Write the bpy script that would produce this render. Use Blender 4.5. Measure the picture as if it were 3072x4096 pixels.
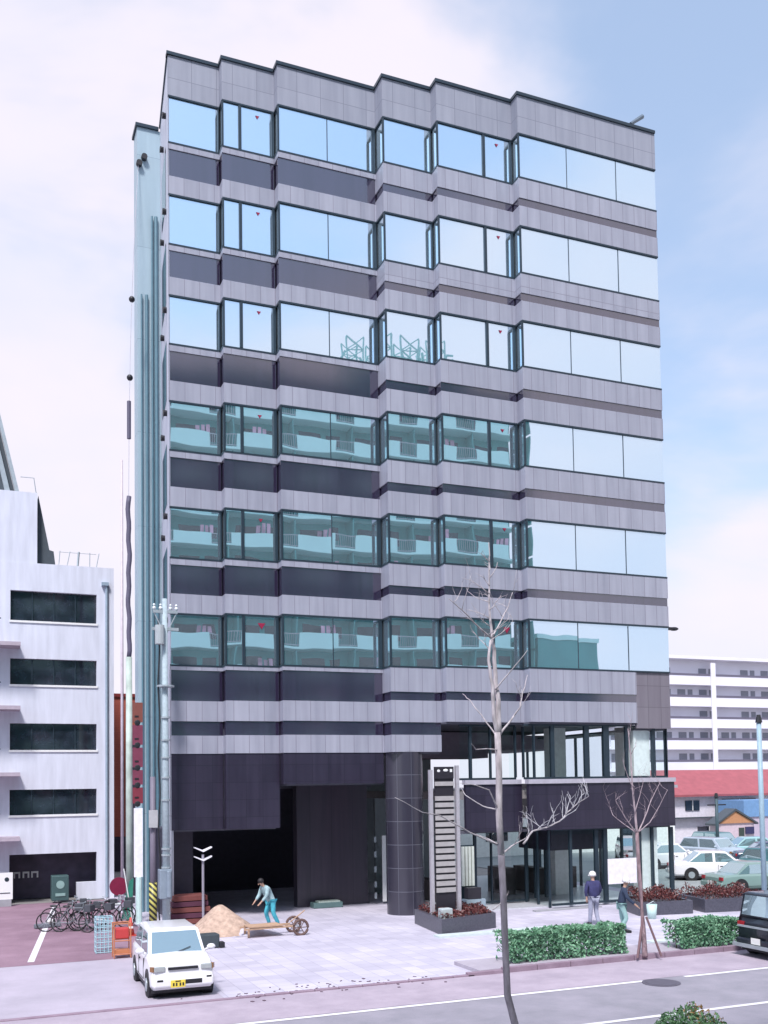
import bpy, bmesh, math, random
import numpy as np
from mathutils import Vector, Matrix
random.seed(7)
R = math.radians
S = bpy.context.scene
col = S.collection
for o in list(bpy.data.objects): bpy.data.objects.remove(o)

# ------------------------------------------------------------------ camera
F, PPY = 995.64, 734.67           # focal length and principal row, in pixels of a 768 x 1024 frame
yaw, pit, roll, CH = R(22.3863), R(2.8875), R(-0.8447), 4.8
fw = Vector((math.sin(yaw)*math.cos(pit), math.cos(yaw)*math.cos(pit), math.sin(pit)))
rt0 = Vector((math.cos(yaw), -math.sin(yaw), 0)); up0 = rt0.cross(fw)
rt = math.cos(roll)*rt0 + math.sin(roll)*up0
up = -math.sin(roll)*rt0 + math.cos(roll)*up0
cd = bpy.data.cameras.new('camera'); cam = bpy.data.objects.new('camera', cd); col.objects.link(cam)
cd.sensor_fit = 'VERTICAL'; cd.sensor_height = 36; cd.sensor_width = 27; cd.lens = F/1024*36
cd.shift_y = (PPY-512)/1024; cd.clip_end = 2000; cd.clip_start = .1
M = Matrix((rt, up, -fw)).transposed().to_4x4(); M.translation = (0, 0, CH); cam.matrix_world = M
S.camera = cam

# ------------------------------------------------------------------ light
SUN_EL, SUN_AZ = R(54), R(212)       # azimuth clockwise from +Y
W = bpy.data.worlds.new('World'); S.world = W; W.use_nodes = True
nt = W.node_tree; nt.nodes.clear(); N = nt.nodes.new; L = nt.links.new
out = N('ShaderNodeOutputWorld'); bg = N('ShaderNodeBackground'); bg2 = N('ShaderNodeBackground'); mx = N('ShaderNodeMixShader')
sky = N('ShaderNodeTexSky'); sky.sky_type = 'NISHITA'; sky.sun_disc = False
sky.sun_elevation = SUN_EL; sky.sun_rotation = SUN_AZ; sky.air_density = 1.0; sky.dust_density = 1.2; sky.ozone_density = 1.5
bg.inputs[1].default_value = 0.14
L(sky.outputs[0], bg.inputs[0])
tc = N('ShaderNodeTexCoord'); mp = N('ShaderNodeMapping'); mp.inputs['Scale'].default_value = (1, 1, 1.9)
mp.inputs['Location'].default_value = (0.4, 0.1, 0.0)
no = N('ShaderNodeTexNoise'); no.inputs['Scale'].default_value = 1.7; no.inputs['Detail'].default_value = 6; no.inputs['Roughness'].default_value = .5
no.inputs['Distortion'].default_value = .4
L(tc.outputs['Generated'], mp.inputs[0]); L(mp.outputs[0], no.inputs[0])
sep = N('ShaderNodeSeparateXYZ'); L(tc.outputs['Generated'], sep.inputs[0])
def mth(op, a, b=None, c=None, clamp=False):
    n = N('ShaderNodeMath'); n.operation = op; n.use_clamp = clamp
    for i, v in enumerate((a, b, c)):
        if v is None: continue
        if isinstance(v, (int, float)): n.inputs[i].default_value = v
        else: L(v, n.inputs[i])
    return n.outputs[0]
# more cloud low down and towards the left
xy = mth('MULTIPLY', mth('MULTIPLY', sep.outputs[0], sep.outputs[1]), -0.75)
back = mth('MULTIPLY_ADD', sep.outputs[1], -3.0, 0.5, clamp=True)
bt_ = mth('SUBTRACT', sep.outputs[0], 0.46)
hz = mth('ADD', mth('MULTIPLY', mth('MAXIMUM', mth('MINIMUM', xy, .2), -.24), mth('SUBTRACT', 1.0, back)), mth('MULTIPLY', bt_, back))
bias = mth('ADD', mth('MULTIPLY', sep.outputs[2], -0.60), hz)
m = mth('ADD', mth('MULTIPLY_ADD', no.outputs[0], 1.9, bias), 0.04)
mr = N('ShaderNodeMapRange'); mr.interpolation_type = 'SMOOTHSTEP'; L(m, mr.inputs[0])
mr.inputs[1].default_value = .28; mr.inputs[2].default_value = .64; mr.inputs[3].default_value = .5; mr.inputs[4].default_value = .97
no2 = N('ShaderNodeTexNoise'); no2.inputs['Scale'].default_value = 3.2; no2.inputs['Detail'].default_value = 4
L(mp.outputs[0], no2.inputs[0])
cr = N('ShaderNodeValToRGB'); L(no2.outputs[0], cr.inputs[0])
cr.color_ramp.elements[0].position = .35; cr.color_ramp.elements[0].color = (.82, .84, 1.0, 1)
cr.color_ramp.elements[1].position = .62; cr.color_ramp.elements[1].color = (.96, .90, 1.0, 1)
tm = N('ShaderNodeMix'); tm.data_type = 'RGBA'; tf = N('ShaderNodeMapRange'); L(mr.outputs[0], tf.inputs[0]); tf.inputs[1].default_value = .5; tf.inputs[2].default_value = .95
L(tf.outputs[0], tm.inputs[0]); tm.inputs[6].default_value = (.60, .74, .98, 1); L(cr.outputs[0], tm.inputs[7])
L(tm.outputs[2], bg2.inputs[0]); bg2.inputs[1].default_value = .57
L(mr.outputs[0], mx.inputs[0]); L(bg.outputs[0], mx.inputs[1]); L(bg2.outputs[0], mx.inputs[2]); L(mx.outputs[0], out.inputs[0])

sl = bpy.data.lights.new('sun', 'SUN'); sl.energy = 2.4; sl.angle = R(10); sl.color = (1, .965, .97)
so = bpy.data.objects.new('sun', sl); col.objects.link(so); so.location = (0, -5, 60)
sd = Vector((math.sin(SUN_AZ)*math.cos(SUN_EL), math.cos(SUN_AZ)*math.cos(SUN_EL), math.sin(SUN_EL)))
so.rotation_euler = sd.to_track_quat('Z', 'Y').to_euler()
S.view_settings.view_transform = 'Standard'; S.view_settings.look = 'None'
S.view_settings.exposure = 0.85; S.view_settings.gamma = 1
S.render.engine = 'CYCLES'; S.cycles.max_bounces = 8; S.cycles.transparent_max_bounces = 24

def ray(X, Y):
    x, y = X/4, Y/4
    return fw + rt*(x-384)/F - up*(y-PPY)/F
def atY(X, Y, yy):                    # point seen at (X, Y) on the upright plane y = yy
    d = ray(X, Y); return Vector((0, 0, CH)) + d*(yy/d.y)
def atZ(X, Y, z=0):
    d = ray(X, Y); return Vector((0, 0, CH)) + d*((z-CH)/d.z)

# ------------------------------------------------------------------ materials
MATS = {}
def mat(name, colr, rough=.6, metal=0, spec=.5, var=.08, scale=6, bump=0, coat=0, emit=0, ior=None, stretch=(1, 1, 1)):
    if name in MATS: return MATS[name]
    m = bpy.data.materials.new(name); m.use_nodes = True; t = m.node_tree; b = t.nodes['Principled BSDF']
    n = t.nodes.new('ShaderNodeTexNoise'); n.inputs['Scale'].default_value = scale; n.inputs['Detail'].default_value = 5
    tcn = t.nodes.new('ShaderNodeTexCoord'); mpn = t.nodes.new('ShaderNodeMapping'); mpn.inputs['Scale'].default_value = stretch
    t.links.new(tcn.outputs['Object'], mpn.inputs[0]); t.links.new(mpn.outputs[0], n.inputs[0])
    r = t.nodes.new('ShaderNodeValToRGB'); t.links.new(n.outputs[0], r.inputs[0])
    r.color_ramp.elements[0].position = .3; r.color_ramp.elements[1].position = .7
    c = Vector(colr); lo = c*(1-var); hi = c*(1+var)
    r.color_ramp.elements[0].color = (*lo, 1); r.color_ramp.elements[1].color = (min(hi[0], 1), min(hi[1], 1), min(hi[2], 1), 1)
    t.links.new(r.outputs[0], b.inputs['Base Color'])
    b.inputs['Roughness'].default_value = rough; b.inputs['Metallic'].default_value = metal
    b.inputs['Specular IOR Level'].default_value = spec; b.inputs['Coat Weight'].default_value = coat; b.inputs['Coat Roughness'].default_value = .05
    if ior: b.inputs['IOR'].default_value = ior
    if bump:
        bp = t.nodes.new('ShaderNodeBump'); bp.inputs['Strength'].default_value = bump; bp.inputs['Distance'].default_value = .02
        t.links.new(n.outputs[0], bp.inputs['Height']); t.links.new(bp.outputs[0], b.inputs['Normal'])
    MATS[name] = m; return m

def joint_mat(name, c1, c2, cj, w, h, jw=.02, rough=.4, spec=.5, bump=.1, frame='facade', off=.0, ior=1.5, pan=None, metal=0):
    """cladding or paving cut into w x h slabs by thin joints; frame 'facade' runs along x+y and z, 'floor' along x and y"""
    m = bpy.data.materials.new(name); m.use_nodes = True; t = m.node_tree; b = t.nodes['Principled BSDF']
    A = t.nodes.new; K = t.links.new
    def mt(op, a, bb=None, cc=None):
        n = A('ShaderNodeMath'); n.operation = op
        for i, v in enumerate((a, bb, cc)):
            if v is None: continue
            if isinstance(v, (int, float)): n.inputs[i].default_value = v
            else: K(v, n.inputs[i])
        return n.outputs[0]
    g = A('ShaderNodeNewGeometry'); s = A('ShaderNodeSeparateXYZ'); K(g.outputs['Position'], s.inputs[0])
    if frame == 'facade': u = mt('ADD', s.outputs[0], s.outputs[1]); v = s.outputs[2]
    else: u = s.outputs[0]; v = s.outputs[1]
    us = mt('DIVIDE', mt('ADD', u, off), w); vs = mt('DIVIDE', v, h)
    ju = mt('LESS_THAN', mt('FRACT', us), jw/w); jv = mt('LESS_THAN', mt('FRACT', vs), jw/h)
    j = mt('MAXIMUM', ju, jv)
    cv = A('ShaderNodeCombineXYZ'); K(mt('FLOOR', us), cv.inputs[0]); K(mt('FLOOR', vs), cv.inputs[1])
    wn = A('ShaderNodeTexWhiteNoise'); wn.noise_dimensions = '2D'; K(cv.outputs[0], wn.inputs[0])
    n = A('ShaderNodeTexNoise'); n.inputs['Scale'].default_value = 1.3; n.inputs['Detail'].default_value = 6; K(g.outputs['Position'], n.inputs[0])
    sc_ = A('ShaderNodeMapping'); sc_.inputs['Scale'].default_value = (5, 5, .35) if frame == 'facade' else (.4, .4, .4); K(g.outputs['Position'], sc_.inputs[0])
    n3 = A('ShaderNodeTexNoise'); n3.inputs['Scale'].default_value = 1; n3.inputs['Detail'].default_value = 5; K(sc_.outputs[0], n3.inputs[0])
    f = mt('ADD', mt('MULTIPLY', wn.outputs[0], .35), mt('ADD', mt('MULTIPLY', n.outputs[0], .3), mt('MULTIPLY', mt('SUBTRACT', n3.outputs[0], .33), 1.4)))
    cl = A('ShaderNodeClamp'); K(f, cl.inputs[0]); f = cl.outputs[0]
    mix = A('ShaderNodeMix'); mix.data_type = 'RGBA'; K(f, mix.inputs[0]); mix.inputs[6].default_value = (*c1, 1); mix.inputs[7].default_value = (*c2, 1)
    mix2 = A('ShaderNodeMix'); mix2.data_type = 'RGBA'; K(j, mix2.inputs[0]); K(mix.outputs[2], mix2.inputs[6]); mix2.inputs[7].default_value = (*cj, 1)
    K(mix2.outputs[2], b.inputs['Base Color']); b.inputs['Roughness'].default_value = rough; b.inputs['Specular IOR Level'].default_value = spec
    b.inputs['IOR'].default_value = ior; b.inputs['Metallic'].default_value = metal
    bp = A('ShaderNodeBump'); bp.inputs['Strength'].default_value = bump; bp.inputs['Distance'].default_value = .01
    K(mt('SUBTRACT', mt('MULTIPLY', n.outputs[0], .4), j), bp.inputs['Height']); K(bp.outputs[0], b.inputs['Normal'])
    return m

def mirror_glass(name, tint, dark=(.01, .02, .03), rough=.01, wave=.02, metal=.9):
    m = bpy.data.materials.new(name); m.use_nodes = True; t = m.node_tree; b = t.nodes['Principled BSDF']; K = t.links.new
    b.inputs['Base Color'].default_value = (*tint, 1); b.inputs['Metallic'].default_value = metal; b.inputs['Roughness'].default_value = rough
    g = t.nodes.new('ShaderNodeNewGeometry'); n = t.nodes.new('ShaderNodeTexNoise'); n.inputs['Scale'].default_value = .55; n.inputs['Detail'].default_value = 1
    K(g.outputs['Position'], n.inputs[0]); bp = t.nodes.new('ShaderNodeBump'); bp.inputs['Strength'].default_value = wave; bp.inputs['Distance'].default_value = .35
    K(n.outputs[0], bp.inputs['Height']); K(bp.outputs[0], b.inputs['Normal'])
    return m

def clear_glass(name, tint=(.92, .985, .975), refl=1.45):
    m = bpy.data.materials.new(name); m.use_nodes = True; t = m.node_tree; t.nodes.clear(); A = t.nodes.new; K = t.links.new
    o = A('ShaderNodeOutputMaterial'); mixs = A('ShaderNodeMixShader'); tr = A('ShaderNodeBsdfTransparent'); gl = A('ShaderNodeBsdfGlossy')
    fr = A('ShaderNodeFresnel'); gb = A('ShaderNodeNewGeometry'); ir = A('ShaderNodeMapRange'); K(gb.outputs['Backfacing'], ir.inputs[0]); ir.inputs[3].default_value = refl; ir.inputs[4].default_value = 1/refl
    K(ir.outputs[0], fr.inputs[0]); tr.inputs[0].default_value = (*tint, 1); gl.inputs['Roughness'].default_value = .01
    K(fr.outputs[0], mixs.inputs[0]); K(tr.outputs[0], mixs.inputs[1]); K(gl.outputs[0], mixs.inputs[2]); K(mixs.outputs[0], o.inputs[0])
    return m

LIGHT = joint_mat('light_cladding', (.25, .255, .315), (.37, .375, .445), (.20, .19, .24), .56, 8.0, .022, rough=.45, off=.13, ior=1.6)
PARAPET = joint_mat('parapet_cladding', (.245, .255, .31), (.325, .335, .395), (.19, .195, .24), .93, .79, .022, rough=.55, off=.05, ior=1.4)
DARKC = joint_mat('dark_cladding', (.022, .016, .038), (.036, .028, .06), (.015, .015, .03), .42, 50, .010, rough=.10, ior=2.45)
GRAN = joint_mat('granite_cladding', (.020, .016, .032), (.038, .032, .056), (.014, .012, .022), .62, .62, .014, rough=.28, ior=1.55)
GRANP = joint_mat('granite_pillar', (.045, .045, .06), (.085, .085, .105), (.12, .12, .14), .62, .86, .016, rough=.22, ior=1.55)
GREYC = joint_mat('grey_cladding', (.16, .14, .17), (.21, .19, .22), (.10, .09, .11), .62, .86, .018, rough=.4)
MIRR = mirror_glass('mirror_window_glass', (.68, .83, .92), wave=.012)
SGL = clear_glass('shop_glass')
FRAME = mat('dark_metal_frame', (.030, .048, .065), .35, .3)
CONC = mat('grey_concrete', (.33, .33, .36), .85, var=.12, scale=3, bump=.2)
WHITEW = mat('white_render', (.63, .65, .74), .8, var=.09, scale=1.6, bump=.1, stretch=(2.5, 2.5, .35))
WHITEP = mat('white_paint', (.80, .80, .80), .5, var=.03)
DWIN = mat('dark_window_glass', (.018, .024, .035), .06, 0, .8, var=.5, scale=2.5, ior=1.6)
STEEL = mat('galvanised_steel', (.42, .47, .50), .45, .5)
BLACK = mat('black_plastic', (.015, .015, .02), .5)
RUBB = mat('tyre_rubber', (.02, .02, .022), .8)

# ------------------------------------------------------------------ mesh helpers
class MB:
    def __init__(s): s.v = []; s.f = []; s.m = []; s.mi = 0
    def add(s, vs, fs):
        n = len(s.v); s.v += [tuple(v) for v in vs]; s.f += [tuple(i+n for i in f) for f in fs]; s.m += [s.mi]*len(fs); return s
    def box(s, x0, x1, y0, y1, z0, z1):
        return s.add([(x0,y0,z0),(x1,y0,z0),(x1,y1,z0),(x0,y1,z0),(x0,y0,z1),(x1,y0,z1),(x1,y1,z1),(x0,y1,z1)],
                     [(0,3,2,1),(4,5,6,7),(0,1,5,4),(1,2,6,5),(2,3,7,6),(3,0,4,7)])
    def cbox(s, c, d, rz=0, rx=0):
        Mx = Matrix.Rotation(rz, 3, 'Z') @ Matrix.Rotation(rx, 3, 'X'); a = MB().box(-d[0]/2, d[0]/2, -d[1]/2, d[1]/2, -d[2]/2, d[2]/2)
        return s.add([Mx @ Vector(v) + Vector(c) for v in a.v], a.f)
    def tube(s, pts, rs, n=8, cap=True):
        pts = [Vector(p) for p in pts]
        if isinstance(rs, (int, float)): rs = [rs]*len(pts)
        ring = []; vs = []
        for i, p in enumerate(pts):
            d = (pts[min(i+1, len(pts)-1)] - pts[max(i-1, 0)]).normalized()
            a = d.cross(Vector((0, 0, 1)) if abs(d.z) < .95 else Vector((1, 0, 0))).normalized(); b = d.cross(a)
            ring.append([len(vs)+k for k in range(n)])
            vs += [p + (a*math.cos(2*math.pi*k/n) + b*math.sin(2*math.pi*k/n))*rs[i] for k in range(n)]
        fs = []
        for i in range(len(pts)-1):
            for k in range(n): fs.append((ring[i][k], ring[i][(k+1) % n], ring[i+1][(k+1) % n], ring[i+1][k]))
        if cap: fs.append(tuple(ring[0][::-1])); fs.append(tuple(ring[-1]))
        return s.add(vs, fs)
    def prism(s, poly, z0, z1):      # plan polygon raised between z0 and z1
        n = len(poly)
        return s.add([(x, y, z0) for x, y in poly] + [(x, y, z1) for x, y in poly],
                     [tuple(range(n))[::-1], tuple(range(n, 2*n))] + [(i, (i+1) % n, n+(i+1) % n, n+i) for i in range(n)])
    def prismx(s, poly, x0, x1):     # (y, z) outline stretched along x
        n = len(poly)
        return s.add([(x0, y, z) for y, z in poly] + [(x1, y, z) for y, z in poly],
                     [tuple(range(n)), tuple(range(n, 2*n))[::-1]] + [(i, n+i, n+(i+1) % n, (i+1) % n) for i in range(n)])
    def prismy(s, poly, y0, y1):     # (x, z) outline stretched along y
        n = len(poly)
        return s.add([(x, y0, z) for x, z in poly] + [(x, y1, z) for x, z in poly],
                     [tuple(range(n))[::-1], tuple(range(n, 2*n))] + [(i, (i+1) % n, n+(i+1) % n, n+i) for i in range(n)])
    def ball(s, c, r, n=8, sc=(1, 1, 1)):
        vs = []; fs = []; h = max(4, n//2)
        for i in range(h+1):
            for k in range(n):
                a = math.pi*i/h; b = 2*math.pi*k/n
                vs.append((c[0]+r*sc[0]*math.sin(a)*math.cos(b), c[1]+r*sc[1]*math.sin(a)*math.sin(b), c[2]+r*sc[2]*math.cos(a)))
        for i in range(h):
            for k in range(n): fs.append((i*n+k, (i+1)*n+k, (i+1)*n+(k+1) % n, i*n+(k+1) % n))
        return s.add(vs, fs)
    def leaf(s, c, size, rnd=random):
        a = Vector((rnd.gauss(0, 1), rnd.gauss(0, 1), rnd.gauss(0, 1))).normalized(); b = a.orthogonal().normalized()
        b.rotate(Matrix.Rotation(rnd.uniform(0, 6.28), 3, a)); k = a.cross(b); w = size*.5; c = Vector(c)
        return s.add([c-b*size, c+k*w, c+b*size, c-k*w], [(0, 1, 2, 3)])
    def build(s, name, ms, parent=None, smooth=False, bevel=0, world=True):
        me = bpy.data.meshes.new(name); off = Vector((0, 0, 0))
        if parent and world:
            p = parent
            while p: off += p.location; p = p.parent
        me.from_pydata([tuple(Vector(v)-off) for v in s.v], [], s.f); me.update()
        if not isinstance(ms, (list, tuple)): ms = [ms]
        for m_ in ms: me.materials.append(m_)
        if len(ms) > 1: me.polygons.foreach_set('material_index', s.m)
        if smooth: me.polygons.foreach_set('use_smooth', [True]*len(s.f))
        o = bpy.data.objects.new(name, me); col.objects.link(o)
        if parent: o.parent = parent
        if bevel:
            w = o.modifiers.new('bevel', 'BEVEL'); w.width = bevel; w.segments = 2; w.limit_method = 'ANGLE'; w.angle_limit = R(35)
        return o
def tag(o, label=None, cat=None, group=None, kind=None):
    if label: o['label'] = label
    if cat: o['category'] = cat
    if group: o['group'] = group
    if kind: o['kind'] = kind
    return o
def thing(name, loc, label, cat, group=None, rz=0):
    o = bpy.data.objects.new(name, None); col.objects.link(o); o.location = loc; o.rotation_euler = (0, 0, rz); o.empty_display_size = .3
    return tag(o, label, cat, group)
def fixn(o):
    bm = bmesh.new(); bm.from_mesh(o.data); bmesh.ops.recalc_face_normals(bm, faces=bm.faces); bm.to_mesh(o.data); bm.free(); return o

# ------------------------------------------------------------------ ground
def ground_mat(name, c1, c2, scale=.8, rough=.85, speck=40, bump=.3):
    m = bpy.data.materials.new(name); m.use_nodes = True; t = m.node_tree; b = t.nodes['Principled BSDF']; A = t.nodes.new; K = t.links.new
    g = A('ShaderNodeNewGeometry')
    n = A('ShaderNodeTexNoise'); n.inputs['Scale'].default_value = scale; n.inputs['Detail'].default_value = 8; n.inputs['Roughness'].default_value = .65; K(g.outputs['Position'], n.inputs[0])
    n2 = A('ShaderNodeTexNoise'); n2.inputs['Scale'].default_value = speck; n2.inputs['Detail'].default_value = 3; K(g.outputs['Position'], n2.inputs[0])
    ad = A('ShaderNodeMath'); ad.operation = 'MULTIPLY_ADD'; K(n2.outputs[0], ad.inputs[0]); ad.inputs[1].default_value = .35; K(n.outputs[0], ad.inputs[2])
    mr = A('ShaderNodeMapRange'); K(ad.outputs[0], mr.inputs[0]); mr.inputs[1].default_value = .45; mr.inputs[2].default_value = .9
    mix = A('ShaderNodeMix'); mix.data_type = 'RGBA'; K(mr.outputs[0], mix.inputs[0]); mix.inputs[6].default_value = (*c1, 1); mix.inputs[7].default_value = (*c2, 1)
    K(mix.outputs[2], b.inputs['Base Color']); b.inputs['Roughness'].default_value = rough
    bp = A('ShaderNodeBump'); bp.inputs['Strength'].default_value = bump; bp.inputs['Distance'].default_value = .01; K(n2.outputs[0], bp.inputs['Height']); K(bp.outputs[0], b.inputs['Normal'])
    return m
def sheet(name, x0, x1, y0, y1, z, m):
    b = MB(); b.add([(x0,y0,z),(x1,y0,z),(x1,y1,z),(x0,y1,z)], [(0,1,2,3)]); return tag(b.build(name, m), kind='structure')
ASPH = ground_mat('road_asphalt', (.215, .21, .245), (.33, .305, .36))
sheet('ground', -700, 900, -500, 1200, -.03, ground_mat('far_ground', (.20, .20, .20), (.30, .28, .27), .05))
sheet('road', -150, 260, 11.5, 22.40, 0.0, ASPH)
sheet('gutter_strip', -150, 260, 20.15, 22.40, .004, ground_mat('gutter_concrete', (.32, .27, .33), (.45, .38, .45), 1.1))
sheet('parking_lot', 26.9, 90, 22.55, 100, 0.0, ground_mat('lot_asphalt', (.22, .25, .26), (.32, .35, .35), .6))
sheet('left_forecourt', -60, 5.3, 29.2, 44.9, .008, ground_mat('red_tinted_asphalt', (.19, .11, .15), (.33, .21, .27), .5))
sheet('left_pavement', -60, 5.3, 22.55, 29.2, .004, ground_mat('pale_pavement', (.34, .31, .37), (.47, .42, .50), .5))
PAVE = joint_mat('plaza_paving', (.37, .35, .43), (.62, .585, .68), (.31, .29, .37), .45, .45, .012, rough=.7, frame='floor')
sheet('plaza', 5.3, 26.9, 22.55, 46, .004, PAVE)
KERB = ground_mat('kerb_concrete', (.22, .15, .20), (.32, .24, .30), 2)
# kerb stones: flush at the drive, a real step along the hedges
kb = MB()
kb.box(-150, 5.6, 22.40, 22.55, -.02, .03)
x = 5.6
while x < 11.4: kb.box(x, x+.58, 22.40, 22.55, -.02, .04); x += .6
x = 11.4
while x < 27: kb.box(x, x+.98, 22.40, 22.55, -.02, .14 if x > 12 else .09); x += 1
kb.box(27, 260, 22.40, 22.55, -.02, .13)
tag(kb.build('kerb', KERB, bevel=.01), kind='structure')
tag(MB().box(11.8, 26.9, 22.55, 24.0, -.02, .10).build('hedge_bed', ground_mat('bed_concrete', (.34, .30, .36), (.46, .42, .48), 1.5)), kind='structure')
tag(MB().box(-150, 260, 8.6, 11.5, -.02, .14).build('near_pavement', ground_mat('near_pavement_slabs', (.25, .25, .26), (.34, .33, .34), 1.5)), kind='structure')
LINE = ground_mat('road_paint', (.62, .60, .64), (.80, .78, .82), 3)
rm = MB()
for x0, x1 in ((-40, 14.9), (16.1, 90)): rm.add([(x0,19.93,.008),(x1,19.93,.008),(x1,20.09,.008),(x0,20.09,.008)], [(0,1,2,3)])
tag(rm.build('edge_line', LINE), kind='structure')
rm = MB()
for x0, x1 in ((-40, -30), (-12, -2), (4, 14), (14.0, 40)): rm.add([(x0,16.88,.008),(x1,16.88,.008),(x1,17.03,.008),(x0,17.03,.008)], [(0,1,2,3)])
tag(rm.build('centre_line', LINE), kind='structure')
p0, p1 = atZ(123, 3850), atZ(222, 3620)
d = (p1-p0).normalized(); q = Vector((-d.y, d.x, 0))*.09
tag(MB().add([p0-q+Vector((0,0,.012)), p0+q+Vector((0,0,.012)), p1+q+Vector((0,0,.012)), p1-q+Vector((0,0,.012))], [(0,3,2,1)]).build('bay_line', LINE), kind='structure')
c = atZ(2645, 3932)
mh = MB(); mh.tube([(c.x, c.y, .0), (c.x, c.y, .014)], [.45, .45], 24); mh.tube([(c.x, c.y, .014), (c.x, c.y, .02)], [.36, .36], 24)
tag(mh.build('manhole_cover', mat('cast_iron', (.10, .09, .12), .6)), 'round iron manhole cover set in the gap of the white edge line', 'manhole cover')
# drain grate and gravel debris along the kerb
random.seed(3)
db = MB()
for k in range(70):
    X = random.gauss(7.3, 1.6); Y = random.gauss(22.7, .35)
    db.cbox((X, Y, .012), (random.uniform(.02, .09), random.uniform(.02, .06), .015), random.uniform(0, 3))
tag(db.build('kerb_debris', mat('rubble', (.12, .08, .11), .9)), 'dark crumbs of rubble lying along the drive kerb', 'rubble', kind='stuff')

# ------------------------------------------------------------------ main office building
FX = [(6.42, 8.308, 35.448), (8.308, 10.29, 34.965), (10.29, 14.189, 34.48), (14.189, 16.212, 33.698), (16.212, 19.478, 33.181), (19.478, 26.02, 32.678)]
TOP = 31.674
GT = {7: 30.158, 6: 26.445, 5: 22.678, 4: 18.77, 3: 14.899, 2: 11.049}
GB = {7: 28.344, 6: 24.53, 5: 20.818, 4: 16.92, 3: 13.011, 2: 9.138}
BK = 47.0
ob = thing('office_building', (16, 34, 0), 'tall office building with stepped facade, mirrored window bands and grey and dark cladding bands', 'building')
T_ = .12
def plan(inset):
    p = []
    for i, (x0, x1, y) in enumerate(FX):
        p += [(x0 + (inset if i >= 0 else 0), y+inset), (x1 + (inset if i < 5 else -inset), y+inset)]
    return p
core = plan(T_)
core[0] = (6.42+.12, core[0][1])
poly = core + [(26.02-T_, BK), (7.45, BK), (7.10, 39.9), ]
mb = MB(); mb.prism(poly, 7.2, TOP-.25)
fixn(mb.build('structural_core', mat('dark_core', (.03, .03, .035), .8), ob))
# bands: (z0, z1, material, recess) per bay
def bands(i):
    out = [(GT[7], TOP, PARAPET, 0)]
    for k in (7, 6, 5, 4, 3):
        b, t = GB[k], GT[k-1]; h = b-t
        if i < 3: out += [(b-.11*h, b, LIGHT, 0), (t+.355*h, b-.11*h, DARKC, .04), (t, t+.355*h, LIGHT, 0)]
        else: out += [(b-.415*h, b, LIGHT, 0), (b-.585*h, b-.415*h, DARKC, .04), (t, b-.585*h, LIGHT, 0)]
    b = GB[2]
    if i < 3:
        out += [(9.0, b, LIGHT, 0), (7.90, 9.0, DARKC, .04), (7.17, 7.90, LIGHT, 0), (6.66, 7.17, DARKC, .04), (6.01, 6.66, LIGHT, 0)]
        out += [(3.3 if i < 2 else 4.88, 6.01, GRAN, .03)]
    elif i == 3: out += [(8.24, b, LIGHT, 0), (7.92, 8.24, DARKC, .04), (7.11, 7.92, LIGHT, 0), (6.64, 7.11, DARKC, .04), (6.01, 6.64, LIGHT, 0)]
    else: out += [(8.24, b, LIGHT, 0), (7.92, 8.24, DARKC, .04), (7.11, 7.92, LIGHT, 0)]
    return out
NM = {LIGHT: 'light_spandrel', PARAPET: 'parapet', DARKC: 'dark_spandrel', GRAN: 'granite_panel', GREYC: 'end_panel'}
for i, (x0, x1, y) in enumerate(FX):
    groups = {}
    for z0, z1, m_, rc in bands(i):
        xe = x1
        if i == 5 and z1 <= GB[2]+.01: xe = 24.36
        g = MB(); g.box(x0, xe, y+rc, y+T_, z0, z1)
        if i > 0:        # return wall stepping back to the bay before
            yp = FX[i-1][2]
            if rc: g.box(x0+rc, x0+T_, y+T_, yp+T_, z0, z1)
            else: g.box(x0, x0+T_, y+T_, yp+T_, z0, z1)
        g.build(NM[m_], m_, ob)
    # coping
    g = MB(); g.box(x0-.05, x1, y-.06, y+.2, TOP, TOP+.12)
    if i > 0: g.box(x0-.05, x0+.2, y+.2, FX[i-1][2]-.06, TOP, TOP+.12)
    g.build('coping', FRAME, ob)
# grey end panel, low right
MB().box(24.36, 26.02, 32.678+.05, 32.678+T_+.05, 6.9, GB[2]).build('end_panel', GREYC, ob)
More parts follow.
